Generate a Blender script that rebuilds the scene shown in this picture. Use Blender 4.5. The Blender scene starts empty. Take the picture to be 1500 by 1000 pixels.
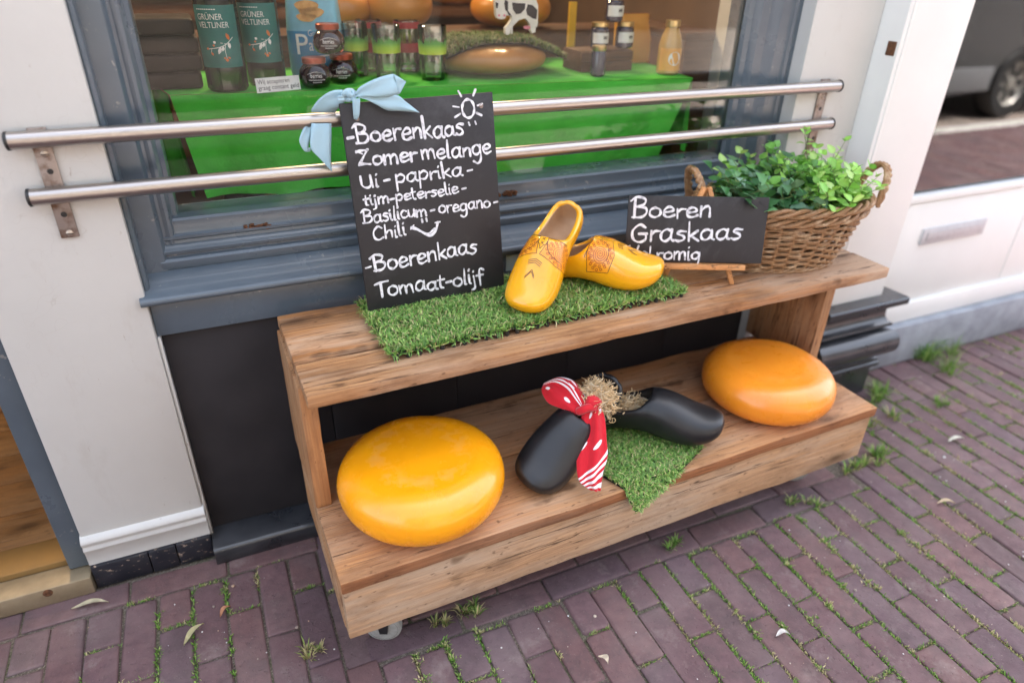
import bpy, bmesh, math, random
from mathutils import Vector, Matrix
from mathutils.bvhtree import BVHTree

rnd = random.Random(7)
R = math.radians
scene = bpy.context.scene
COL = scene.collection

# ------------------------------------------------------------------ camera, sky, sun, exposure
CP, CYW, CR = 0.5188, 0.4277, 0.0235            # pitch down, yaw right, roll
CPOS = Vector((-0.0739, -0.8408, 1.2194))
FPX = 998.18                                    # focal length in pixels of the 1500 px wide photograph
fw = Vector((math.sin(CYW) * math.cos(CP), math.cos(CYW) * math.cos(CP), -math.sin(CP)))
rt = Vector((math.cos(CYW), -math.sin(CYW), 0))
up = rt.cross(fw)
rt2 = rt * math.cos(CR) + up * math.sin(CR)
up2 = up * math.cos(CR) - rt * math.sin(CR)
cam_d = bpy.data.cameras.new('camera')
cam = bpy.data.objects.new('camera', cam_d)
COL.objects.link(cam)
m3 = Matrix((rt2, up2, -fw)).transposed()
cam.matrix_world = Matrix.Translation(CPOS) @ m3.to_4x4()
cam_d.sensor_width = 36.0
cam_d.lens = FPX * 36.0 / 1500.0
cam_d.clip_start = 0.02
cam_d.clip_end = 500
cam_d.dof.use_dof = True
cam_d.dof.focus_distance = 1.30
cam_d.dof.aperture_fstop = 1.6
scene.camera = cam

SUN_EL, SUN_AZ = R(57), R(28)                   # azimuth from +Y (behind the shop) towards +X
world = bpy.data.worlds.new("World")
scene.world = world
world.use_nodes = True
wn = world.node_tree
bg = wn.nodes['Background']
sky = wn.nodes.new('ShaderNodeTexSky')
sky.sky_type = 'NISHITA'
sky.sun_disc = False
sky.sun_elevation = SUN_EL
sky.sun_rotation = SUN_AZ
sky.air_density = 1.0
sky.dust_density = 4.5
sky.ozone_density = 0.6
hs = wn.nodes.new('ShaderNodeHueSaturation')          # thin summer haze takes some blue out of the sky
hs.inputs['Saturation'].default_value = 0.55
wn.links.new(sky.outputs[0], hs.inputs['Color'])
wn.links.new(hs.outputs[0], bg.inputs[0])
bg.inputs[1].default_value = 0.15
sd = bpy.data.lights.new('sun', 'SUN')
sd.energy = 3.2
sd.angle = R(0.5)
sd.color = (1.0, 0.96, 0.90)
sun = bpy.data.objects.new('sun', sd)
COL.objects.link(sun)
sdir = Vector((math.sin(SUN_AZ) * math.cos(SUN_EL), math.cos(SUN_AZ) * math.cos(SUN_EL), math.sin(SUN_EL)))
sun.rotation_euler = sdir.to_track_quat('Z', 'Y').to_euler()
sun.location = sdir * 20
scene.view_settings.view_transform = 'Standard'
scene.view_settings.look = 'None'
scene.view_settings.gamma = 1.0
scene.view_settings.exposure = 2.75
scene.render.engine = 'CYCLES'
scene.cycles.max_bounces = 8
scene.cycles.transparent_max_bounces = 16
scene.cycles.caustics_reflective = False
scene.cycles.caustics_refractive = False
scene.cycles.sample_clamp_indirect = 4.0

# ------------------------------------------------------------------ helpers
def pray(px, py):
    return rt2 * ((px - 750) / FPX) - up2 * ((py - 500) / FPX) + fw
def at_y(px, py, y):
    d = pray(px, py); return CPOS + d * ((y - CPOS.y) / d.y)
def at_z(px, py, z):
    d = pray(px, py); return CPOS + d * ((z - CPOS.z) / d.z)

def tag(o, label=None, cat=None, group=None, kind=None):
    if label: o['label'] = label
    if cat: o['category'] = cat
    if group: o['group'] = group
    if kind: o['kind'] = kind
    return o
def thing(name, label, cat, loc=(0, 0, 0), rotz=0.0, group=None):
    o = bpy.data.objects.new(name, None)
    o.empty_display_size = 0.05
    COL.objects.link(o)
    o.location = loc
    o.rotation_euler = (0, 0, rotz)
    return tag(o, label, cat, group)
def wm(o):
    m = Matrix.LocRotScale(o.location, o.rotation_euler, o.scale)
    while o.parent:
        o = o.parent
        m = Matrix.LocRotScale(o.location, o.rotation_euler, o.scale) @ m
    return m
def link_mesh(name, me, mats, parent=None):
    o = bpy.data.objects.new(name, me)
    COL.objects.link(o)
    if not isinstance(mats, (list, tuple)): mats = [mats]
    for m in mats: me.materials.append(m)
    if parent: o.parent = parent
    return o
def copy_tree(o, parent=None):
    c = o.copy(); COL.objects.link(c)
    if parent: c.parent = parent
    for ch in list(o.children): copy_tree(ch, c)
    return c

class MB:
    """collects geometry (world coordinates, or through xf) for ONE mesh object"""
    def __init__(s, xf=None):
        s.v = []; s.f = []; s.mi = []; s.sm = []; s.xf = xf; s.uv = None
    def add(s, vs, fs, mi=0, sm=True):
        n = len(s.v)
        s.v += [Vector(v) for v in vs]
        s.f += [tuple(i + n for i in f) for f in fs]
        s.mi += [mi] * len(fs); s.sm += [sm] * len(fs)
        return s
    def addbm(s, bm, mi=0, sm=True, M=None):
        bm.verts.ensure_lookup_table(); bm.verts.index_update()
        s.add([(M @ v.co) if M else v.co.copy() for v in bm.verts], [[v.index for v in f.verts] for f in bm.faces], mi, sm)
        bm.free(); return s
    def box(s, a, b, bev=0.002, mi=0, M=None, seg=2):
        a, b = Vector(a), Vector(b)
        bm = bmesh.new()
        c = (a + b) / 2; d = b - a
        bmesh.ops.create_cube(bm, size=1, matrix=Matrix.Translation(c) @ Matrix.Diagonal((abs(d.x), abs(d.y), abs(d.z), 1)))
        if bev:
            bmesh.ops.bevel(bm, geom=list(bm.edges), offset=min(bev, min(abs(d.x), abs(d.y), abs(d.z)) * .45), segments=seg, profile=.5, affect='EDGES')
        return s.addbm(bm, mi, True, M)
    def prism_x(s, prof, x0, x1, mi=0, sm=True, caps=True):
        n = len(prof)
        vs = [(x0, p[0], p[1]) for p in prof] + [(x1, p[0], p[1]) for p in prof]
        fs = [(i, (i + 1) % n, (i + 1) % n + n, i + n) for i in range(n)]
        if caps: fs += [tuple(range(n))[::-1], tuple(range(n, 2 * n))]
        return s.add(vs, fs, mi, sm)
    def prism_z(s, prof, z0, z1, mi=0, sm=True):
        n = len(prof)
        vs = [(p[0], p[1], z0) for p in prof] + [(p[0], p[1], z1) for p in prof]
        fs = [(i, (i + 1) % n, (i + 1) % n + n, i + n) for i in range(n)]
        fs += [tuple(range(n))[::-1], tuple(range(n, 2 * n))]
        return s.add(vs, fs, mi, sm)
    def tube(s, pts, r, seg=8, caps=True, mi=0, closed=False, sx=1.0):
        pts = [Vector(p) for p in pts]; n = len(pts)
        rr = r if isinstance(r, (list, tuple)) else [r] * n
        vs = []; fs = []
        ref = None
        for i, p in enumerate(pts):
            if closed: t = pts[(i + 1) % n] - pts[i - 1]
            else: t = pts[min(i + 1, n - 1)] - pts[max(i - 1, 0)]
            t.normalize()
            if ref is None:
                ref = Vector((0, 0, 1)) if abs(t.z) < .9 else Vector((1, 0, 0))
            u = ref - t * ref.dot(t)
            if u.length < 1e-6: u = t.orthogonal()
            u.normalize(); w = t.cross(u); ref = u
            for k in range(seg):
                a = 2 * math.pi * k / seg
                vs.append(p + (u * math.cos(a) + w * math.sin(a) * sx) * rr[i])
        for i in range(n if closed else n - 1):
            j = (i + 1) % n
            for k in range(seg):
                k2 = (k + 1) % seg
                fs.append((i * seg + k, i * seg + k2, j * seg + k2, j * seg + k))
        if caps and not closed:
            fs += [tuple(range(seg))[::-1], tuple(range((n - 1) * seg, n * seg))]
        return s.add(vs, fs, mi, True)
    def lathe(s, prof, c=(0, 0, 0), seg=32, mi=0, M=None):
        """prof: (r, z) from bottom to top"""
        vs = []; fs = []; n = len(prof); c = Vector(c)
        for r, z in prof:
            for k in range(seg):
                a = 2 * math.pi * k / seg
                v = Vector((r * math.cos(a), r * math.sin(a), z))
                vs.append((M @ v if M else v) + c)
        for i in range(n - 1):
            for k in range(seg):
                k2 = (k + 1) % seg
                fs.append((i * seg + k, i * seg + k2, (i + 1) * seg + k2, (i + 1) * seg + k))
        if prof[0][0] > 1e-5: fs.append(tuple(range(seg))[::-1])
        if prof[-1][0] > 1e-5: fs.append(tuple(range((n - 1) * seg, n * seg)))
        return s.add(vs, fs, mi, True)
    def strip(s, pts, wid, mi=0):
        """flat band through pts with half-width vectors"""
        vs = []; fs = []
        for p, w in zip(pts, wid):
            p = Vector(p); w = Vector(w)
            vs += [p - w, p, p + w]
        for i in range(len(pts) - 1):
            for k in (0, 1):
                fs.append((i * 3 + k, i * 3 + k + 1, i * 3 + k + 4, i * 3 + k + 3))
        return s.add(vs, fs, mi, True)
    def build(s, name, mats, parent=None, angle=35, merge=False, origin=None, uv=None, col=None):
        me = bpy.data.meshes.new(name)
        vs = s.v
        if s.xf is not None: vs = [s.xf @ v for v in vs]
        if parent is not None:
            inv = wm(parent).inverted()
            vs = [inv @ v for v in vs]
        elif origin is not None:
            o_ = Vector(origin); vs = [v - o_ for v in vs]
        me.from_pydata([tuple(v) for v in vs], [], s.f)
        me.update()
        for i, p in enumerate(me.polygons):
            p.material_index = s.mi[i]; p.use_smooth = True
        if col is not None:
            a = me.color_attributes.new('Col', 'FLOAT_COLOR', 'POINT')
            a.data.foreach_set('color', [c for q in col for c in (q[0], q[1], q[2], 1.0)])
        if uv is not None:
            l = me.uv_layers.new(name='UVMap')
            for lp in me.loops: l.data[lp.index].uv = uv[lp.vertex_index]
        if merge:
            bm = bmesh.new(); bm.from_mesh(me)
            bmesh.ops.remove_doubles(bm, verts=bm.verts, dist=1e-5)
            bm.to_mesh(me); bm.free()
        me.set_sharp_from_angle(angle=R(angle))
        o = link_mesh(name, me, mats, parent)
        if parent is None and origin is not None: o.location = origin
        return o

def catmull(pts, k=6):
    if len(pts) < 3: return [Vector(p) for p in pts]
    P = [Vector(p) for p in pts]; P = [P[0] * 2 - P[1]] + P + [P[-1] * 2 - P[-2]]
    out = []
    for i in range(1, len(P) - 2):
        a, b, c, d = P[i - 1:i + 3]
        for j in range(k):
            t = j / k
            out.append(.5 * ((2 * b) + (c - a) * t + (2 * a - 5 * b + 4 * c - d) * t * t + (3 * b - a - 3 * c + d) * t ** 3))
    out.append(P[-2]); return out

# ------------------------------------------------------------------ materials
class NT:
    def __init__(s, name):
        s.m = bpy.data.materials.new(name); s.m.use_nodes = True
        s.t = s.m.node_tree; s.n = s.t.nodes
        s.b = s.n['Principled BSDF']; s.o = s.n['Material Output']
    def node(s, typ, **kw):
        nd = s.n.new(typ)
        for k, v in kw.items():
            if k.startswith('i_'): nd.inputs[k[2:].replace('_', ' ')].default_value = v
            else: setattr(nd, k, v)
        return nd
    def L(s, a, b): s.t.links.new(a, b)
    def coord(s, which='Object', scale=(1, 1, 1), rnd_off=False, rot=(0, 0, 0)):
        tc = s.node('ShaderNodeTexCoord'); mp = s.node('ShaderNodeMapping')
        mp.inputs['Scale'].default_value = scale; mp.inputs['Rotation'].default_value = rot
        s.L(tc.outputs[which], mp.inputs[0])
        if rnd_off:
            oi = s.node('ShaderNodeObjectInfo'); mu = s.node('ShaderNodeMath', operation='MULTIPLY'); mu.inputs[1].default_value = 37.0
            s.L(oi.outputs['Random'], mu.inputs[0]); s.L(mu.outputs[0], mp.inputs['Location'])
        return mp.outputs[0]
    def noise(s, vec, scale=5, detail=4, rough=.55, dist=0):
        nd = s.node('ShaderNodeTexNoise'); nd.inputs['Scale'].default_value = scale
        nd.inputs['Detail'].default_value = detail; nd.inputs['Roughness'].default_value = rough; nd.inputs['Distortion'].default_value = dist
        s.L(vec, nd.inputs['Vector']); return nd.outputs[0]
    def ramp(s, fac, stops, mode='LINEAR'):
        nd = s.node('ShaderNodeValToRGB'); cr = nd.color_ramp; cr.interpolation = mode
        while len(cr.elements) < len(stops): cr.elements.new(.5)
        for e, (p, c) in zip(cr.elements, stops):
            e.position = p; e.color = (c, c, c, 1) if not isinstance(c, (tuple, list)) else (*c, 1)
        s.L(fac, nd.inputs[0]); return nd.outputs[0]
    def mix(s, fac, a, b, mode='MIX'):
        nd = s.node('ShaderNodeMix', data_type='RGBA', blend_type=mode)
        for sock, v in ((nd.inputs[0], fac), (nd.inputs[6], a), (nd.inputs[7], b)):
            if hasattr(v, 'is_linked') or isinstance(v, bpy.types.NodeSocket): s.L(v, sock)
            elif isinstance(v, (int, float)): sock.default_value = v if sock.type == 'VALUE' else (v, v, v, 1)
            else: sock.default_value = (*v, 1)
        return nd.outputs[2]
    def math(s, op, a, b=0.0, c=None):
        nd = s.node('ShaderNodeMath', operation=op)
        for i, v in enumerate((a, b) if c is None else (a, b, c)):
            if isinstance(v, bpy.types.NodeSocket): s.L(v, nd.inputs[i])
            else: nd.inputs[i].default_value = v
        return nd.outputs[0]
    def bump(s, h, strength=.3, dist=.002, prev=None):
        nd = s.node('ShaderNodeBump'); nd.inputs['Strength'].default_value = strength; nd.inputs['Distance'].default_value = dist
        s.L(h, nd.inputs['Height'])
        if prev is not None: s.L(prev, nd.inputs['Normal'])
        s.L(nd.outputs[0], s.b.inputs['Normal']); return nd.outputs[0]
    def col(s, v):
        if isinstance(v, bpy.types.NodeSocket): s.L(v, s.b.inputs['Base Color'])
        else: s.b.inputs['Base Color'].default_value = (*v, 1)
    def rough(s, v):
        if isinstance(v, bpy.types.NodeSocket): s.L(v, s.b.inputs['Roughness'])
        else: s.b.inputs['Roughness'].default_value = v
    def set(s, **kw):
        for k, v in kw.items(): s.b.inputs[k.replace('_', ' ')].default_value = v

def pbr(name, c1, c2=None, rough=.5, scale=30, rough2=None, bump=0, bscale=None, dist=.001, metal=0, coat=0, stops=(.35, .65), detail=5, spec=.5, vec='Object', stretch=(1, 1, 1)):
    t = NT(name); v = t.coord(vec, stretch)
    n = t.noise(v, scale, detail)
    if c2 is None: c2 = tuple(c * .82 for c in c1)
    t.col(t.ramp(n, [(stops[0], c1), (stops[1], c2)]))
    if rough2 is not None: t.rough(t.ramp(n, [(.3, rough), (.7, rough2)]))
    else: t.rough(rough)
    if bump: t.bump(t.noise(v, bscale or scale * 3, 4), bump, dist)
    t.set(Metallic=metal, Coat_Weight=coat, Specular_IOR_Level=spec)
    return t.m

def wood(name, light, dark, grey, axis='x', rough=.62, gscale=1.0, greyamt=.55):
    t = NT(name)
    rot = (0, 0, 0) if axis == 'x' else (0, R(90), 0)
    v = t.coord('Object', (1, 1, 1), True, rot)
    def st(vec, s):
        mp = t.node('ShaderNodeMapping'); mp.inputs['Scale'].default_value = s; t.L(vec, mp.inputs[0]); return mp.outputs[0]
    sep = t.node('ShaderNodeSeparateXYZ'); t.L(v, sep.inputs[0])
    # knots: one every half metre or so, the rings bend round them
    vo = t.node('ShaderNodeTexVoronoi', feature='F1'); vo.inputs['Scale'].default_value = 1.0
    t.L(st(v, (3.4, 9.5, 9.5)), vo.inputs['Vector'])
    kd = vo.outputs['Distance']
    pull = t.math('POWER', 2.718, t.math('MULTIPLY', t.math('MULTIPLY', kd, kd), -26.0))
    warp = t.noise(st(v, (1.5, 6, 6)), 1.0, 2, .5)
    warp2 = t.noise(st(v, (6, 30, 30)), 1.0, 2, .5)
    q = t.math('MULTIPLY', t.math('ADD', sep.outputs[1], t.math('MULTIPLY', sep.outputs[2], .9)), 620 * gscale)
    q = t.math('ADD', q, t.math('MULTIPLY', warp, 46))
    q = t.math('ADD', q, t.math('MULTIPLY', warp2, 3.0))
    q = t.math('ADD', q, t.math('MULTIPLY', pull, 15))
    ring = t.math('MULTIPLY_ADD', t.math('SINE', q), .5, .5)
    fine = t.noise(st(v, (4, 260, 260)), 1.0, 5, .62)
    big = t.noise(st(v, (2.4, 12, 12)), 1.0, 4, .6)
    blot = t.noise(st(v, (6, 17, 17)), 1.0, 6, .68)
    hue = t.noise(st(v, (1.1, 5, 5)), 1.0, 3, .5)
    lt2 = tuple(min(1, l * k) for l, k in zip(light, (.92, .74, .52)))
    c = t.mix(t.ramp(hue, [(.38, 0.0), (.64, .9)]), light, lt2)
    md = tuple((l * .45 + d * .55) for l, d in zip(light, dark))
    c = t.mix(t.ramp(ring, [(.45, 0.0), (.95, .5)]), c, md)
    c = t.mix(t.ramp(fine, [(.36, .5), (.58, 0.0)]), c, dark)
    c = t.mix(t.math('MULTIPLY', t.ramp(big, [(.42, 0.0), (.62, 1.0)]), greyamt), c, grey)
    c = t.mix(t.math('MULTIPLY', t.ramp(blot, [(.50, 0.0), (.66, 1.0)]), .58), c, tuple(d * .75 for d in dark))
    kn = t.ramp(t.math('ADD', kd, t.math('MULTIPLY', warp2, .03)), [(.05, 1.0), (.12, .5), (.23, 0.0)])
    c = t.mix(t.math('MULTIPLY', kn, .85), c, tuple(d * .36 for d in dark))
    stain = t.noise(st(v, (9, 13, 13)), 1.0, 3, .45)
    c = t.mix(t.ramp(stain, [(.66, 0.0), (.72, .75)]), c, tuple(d * .42 for d in dark))
    pale = t.noise(st(v, (3.2, 26, 26)), 1.0, 4, .6)
    c = t.mix(t.ramp(pale, [(.56, 0.0), (.72, .45)]), c, tuple(min(1, g * 1.25) for g in grey))
    # splits along the grain, and dents
    ck = t.noise(st(v, (1.3, 42, 42)), 1.0, 3, .55)
    ckm = t.ramp(t.math('ABSOLUTE', t.math('SUBTRACT', ck, .5)), [(.003, 1.0), (.011, 0.0)])
    ckm = t.math('MULTIPLY', ckm, t.ramp(t.noise(st(v, (2.5, 8, 8)), 1.0, 2), [(.50, 0.0), (.58, 1.0)]))
    c = t.mix(t.math('MULTIPLY', ckm, .9), c, tuple(d * .22 for d in dark))
    sp = t.noise(st(v, (50, 130, 130)), 1.0, 2, .5)
    c = t.mix(t.ramp(sp, [(.66, 0.0), (.74, .7)]), c, tuple(d * .35 for d in dark))
    t.col(c)
    t.rough(t.ramp(fine, [(.3, rough + .15), (.7, rough - .06)]))
    h = t.math('ADD', t.math('MULTIPLY', ring, -.35), t.math('MULTIPLY', fine, 1.2))
    h = t.math('SUBTRACT', h, t.math('MULTIPLY', ckm, 2.0))
    t.bump(h, .5, .0016)
    t.set(Specular_IOR_Level=.35)
    return t.m

def attr_leaf(name, rough=.45, trans=.25, spec=.4):
    t = NT(name)
    a = t.node('ShaderNodeVertexColor'); a.layer_name = 'Col'
    t.col(a.outputs[0]); t.rough(rough); t.set(Specular_IOR_Level=spec)
    tr = t.node('ShaderNodeBsdfTranslucent'); mx = t.node('ShaderNodeMixShader'); mx.inputs[0].default_value = trans
    t.L(a.outputs[0], tr.inputs[0]); t.L(t.b.outputs[0], mx.inputs[1]); t.L(tr.outputs[0], mx.inputs[2]); t.L(mx.outputs[0], t.o.inputs[0])
    return t.m

def pane(name, tint=(1, 1, 1), k=1.0, bias=0.0, wob=0.0):
    t = NT(name)
    tr = t.node('ShaderNodeBsdfTransparent'); tr.inputs[0].default_value = (*tint, 1)
    gl = t.node('ShaderNodeBsdfGlossy'); gl.inputs['Roughness'].default_value = 0.0
    fr = t.node('ShaderNodeFresnel'); fr.inputs[0].default_value = 1.52
    f = t.math('ADD', t.math('MULTIPLY', fr.outputs[0], k), bias)
    mx = t.node('ShaderNodeMixShader'); t.L(f, mx.inputs[0]); t.L(tr.outputs[0], mx.inputs[1]); t.L(gl.outputs[0], mx.inputs[2])
    if wob:
        b = t.node('ShaderNodeBump'); b.inputs['Strength'].default_value = wob; b.inputs['Distance'].default_value = .01
        t.L(t.noise(t.coord('Object'), 3, 1), b.inputs['Height']); t.L(b.outputs[0], gl.inputs['Normal'])
    t.L(mx.outputs[0], t.o.inputs[0])
    return t.m

M = {}
M['white'] = pbr('dimmed_white_paint', (.64, .625, .61), (.585, .57, .555), .42, 5, .58, .12, 60, .0012, stops=(.3, .8))  # white paint, tone lowered for the dim left side
M['white2'] = pbr('white_gloss_paint', (.81, .83, .81), (.75, .765, .745), .3, 4, .42, .08, 40, .001, stops=(.3, .8))
def greypaint():
    t = NT('blue_grey_gloss_paint'); v = t.coord('Object')
    a = t.noise(v, 7, 5); s = t.noise(t.coord('Object', (3, 60, 60)), 1, 4)
    c = t.ramp(a, [(.3, (.098, .128, .156)), (.7, (.074, .099, .124))])
    ch = t.noise(v, 46, 6, .7)
    c = t.mix(t.ramp(ch, [(.655, 0.0), (.68, .7)]), c, (.30, .29, .27))
    t.col(c); t.rough(t.ramp(a, [(.3, .24), (.7, .38)]))
    b = t.bump(s, .22, .0015); t.bump(t.noise(v, 60, 4), .12, .0015, b)
    t.set(Coat_Weight=.35, Coat_Roughness=.08)
    return t.m
M['grey'] = greypaint()
M['blackpaint'] = pbr('black_gloss_paint', (.018, .02, .024), (.035, .037, .042), .24, 14, .4, .2, 50, .0012, coat=.5)
def tilemat():
    t = NT('chipped_black_tile'); v = t.coord('Object')
    c = t.ramp(t.noise(v, 20, 4), [(.3, (.012, .014, .02)), (.7, (.025, .026, .032))])
    c = t.mix(t.ramp(t.noise(t.coord('Object', (60, 60, 130)), 1, 5, .7), [(.615, 0.0), (.64, 1.0)]), c, (.36, .27, .20))
    t.col(c); t.rough(.3); t.bump(t.noise(v, 60, 4), .3, .001); return t.m
M['tile'] = tilemat()
M['slate'] = pbr('dark_slate_panel', (.018, .0165, .0185), (.028, .025, .027), .6, 9, .75, .12, 150, .0008, spec=.3)
M['stone'] = pbr('blue_stone', (.33, .36, .40), (.24, .26, .29), .7, 14, .8, .5, 60, .003)
M['steel'] = None
def steel():
    t = NT('brushed_steel'); v = t.coord('Object', (2, 120, 120)); n = t.noise(v, 1, 5, .6)
    n2 = t.noise(t.coord('Object', (7, 50, 50)), 1, 6, .7)
    c = t.ramp(n, [(.3, (.50, .46, .43)), (.7, (.40, .365, .335))])
    c = t.mix(t.ramp(n2, [(.63, 0.0), (.74, .55)]), c, (.14, .085, .055))
    t.col(c); t.rough(t.ramp(n, [(.3, .24), (.7, .38)])); t.set(Metallic=1.0); t.bump(n, .08, .0006); return t.m
M['steel'] = steel()
M['rustmetal'] = pbr('stained_steel', (.34, .29, .26), (.17, .10, .065), .45, 55, .7, .3, 160, .0006, metal=.75, stops=(.45, .7))
M['screw'] = pbr('screw_metal', (.55, .5, .44), (.4, .33, .27), .35, 200, .5, metal=1)
M['blackplastic'] = pbr('black_plastic', (.012, .012, .013), (.02, .02, .02), .42, 40)
M['glass'] = pane('shop_window_glass', (.97, .98, .97), .36, .0)
M['doorglass'] = pane('door_glass', (.55, .58, .57), 1.6, .06)
M['darkroom'] = pbr('dark_interior', (.03, .027, .025), (.02, .018, .018), .9, 4)
M['roomwall'] = pbr('interior_wall', (.11, .065, .035), (.07, .042, .025), .8, 3)
M['floorwood'] = wood('oak_floor', (.25, .135, .055), (.12, .055, .02), (.18, .11, .055), 'x', .45, .3, .4)
M['bench'] = wood('weathered_planks', (.53, .305, .155), (.28, .130, .056), (.45, .33, .23), 'x', .6, .8, .45)
M['benchtop'] = wood('worn_top_planks', (.46, .245, .112), (.21, .090, .036), (.46, .35, .255), 'x', .6, .8, .6)
M['boardfront'] = wood('greyed_front_board', (.56, .37, .225), (.31, .17, .085), (.47, .365, .265), 'x', .65, .7, .7)
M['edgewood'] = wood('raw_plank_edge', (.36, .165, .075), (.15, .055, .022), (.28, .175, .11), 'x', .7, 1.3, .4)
M['benchz'] = wood('weathered_upright', (.47, .25, .115), (.23, .095, .038), (.36, .25, .155), 'z', .6, .65, .5)
M['easel'] = wood('pine_easel', (.62, .31, .125), (.44, .20, .075), (.58, .34, .16), 'x', .5, .5, .3)
M['brass'] = pbr('brass_threshold', (.30, .18, .06), (.24, .15, .06), .5, 8, .55, .15, 90, .0006, metal=.55)
M['greymetal'] = pbr('worn_grey_strip', (.40, .33, .22), (.30, .24, .15), .42, 18, .6, .2, 90, .0006, metal=.5)
M['rust'] = pbr('rust', (.16, .065, .025), (.07, .03, .015), .85, 160, .95, .6, 300, .001)

def cream():  # white paint; weaker light at the left is put into its base colour
    t = NT('scuffed_dimmed_white_paint'); v = t.coord('Object')
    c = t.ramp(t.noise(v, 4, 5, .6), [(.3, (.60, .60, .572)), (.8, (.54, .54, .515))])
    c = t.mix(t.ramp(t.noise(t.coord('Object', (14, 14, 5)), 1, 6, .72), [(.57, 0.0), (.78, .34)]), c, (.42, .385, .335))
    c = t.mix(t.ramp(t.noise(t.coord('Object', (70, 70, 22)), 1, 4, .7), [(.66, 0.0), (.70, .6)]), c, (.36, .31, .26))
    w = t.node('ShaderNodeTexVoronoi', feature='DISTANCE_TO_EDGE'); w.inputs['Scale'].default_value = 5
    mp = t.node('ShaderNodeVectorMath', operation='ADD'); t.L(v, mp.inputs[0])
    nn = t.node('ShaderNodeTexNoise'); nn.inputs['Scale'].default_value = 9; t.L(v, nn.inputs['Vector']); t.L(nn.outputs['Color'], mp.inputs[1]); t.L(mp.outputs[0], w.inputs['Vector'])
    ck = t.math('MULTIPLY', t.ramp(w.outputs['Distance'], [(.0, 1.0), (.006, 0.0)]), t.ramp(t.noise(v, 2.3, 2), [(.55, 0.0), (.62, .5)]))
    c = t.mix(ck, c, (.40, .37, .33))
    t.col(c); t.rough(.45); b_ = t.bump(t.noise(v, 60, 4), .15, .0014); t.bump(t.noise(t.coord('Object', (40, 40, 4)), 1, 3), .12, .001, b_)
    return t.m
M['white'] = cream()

# ------------------------------------------------------------------ pavement and street
def brickmat():
    t = NT('clinker_brick'); v = t.coord('Object')
    a = t.node('ShaderNodeVertexColor'); a.layer_name = 'Col'
    n = t.noise(v, 38, 6, .65); n2 = t.noise(v, 240, 4, .6); n3 = t.noise(v, 5, 4)
    n4 = t.noise(v, 14, 5, .7)
    c = t.mix(t.ramp(n, [(.3, 0.0), (.72, .55)]), a.outputs[0], (.075, .048, .055))
    c = t.mix(t.ramp(n4, [(.48, 0.0), (.66, .55)]), c, (.085, .062, .062))
    c = t.mix(t.ramp(t.noise(v, 9, 6, .75), [(.56, 0.0), (.74, .6)]), c, (.29, .235, .215))
    c = t.mix(t.ramp(n3, [(.45, 0.0), (.75, .35)]), c, (.27, .21, .20))
    c = t.mix(t.ramp(n2, [(.66, 0.0), (.74, .55)]), c, (.36, .29, .27))
    c = t.mix(t.ramp(t.noise(v, 150, 5, .7), [(.62, 0.0), (.72, .6)]), c, (.055, .035, .035))
    t.col(c); t.rough(t.ramp(n, [(.3, .62), (.7, .85)])); t.set(Specular_IOR_Level=.3)
    pit = t.ramp(t.noise(v, 75, 3, .6), [(.60, 1.0), (.68, 0.0)])
    b = t.bump(n, .55, .0035); b = t.bump(pit, .5, .002, b); t.bump(n2, .35, .0014, b)
    return t.m
M['brick'] = brickmat()
def soil():
    t = NT('joint_sand'); v = t.coord('Object')
    n = t.noise(v, 260, 5, .7); g = t.noise(v, 7, 5, .65)
    c = t.ramp(n, [(.3, (.05, .04, .034)), (.52, (.15, .125, .10)), (.72, (.34, .29, .24))])
    c = t.mix(t.ramp(g, [(.52, 0.0), (.66, .6)]), c, (.06, .085, .025))
    t.col(c); t.rough(.95); t.bump(n, .8, .004); t.set(Specular_IOR_Level=.15); return t.m
M['soil'] = soil()
JOINTS = []
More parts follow.
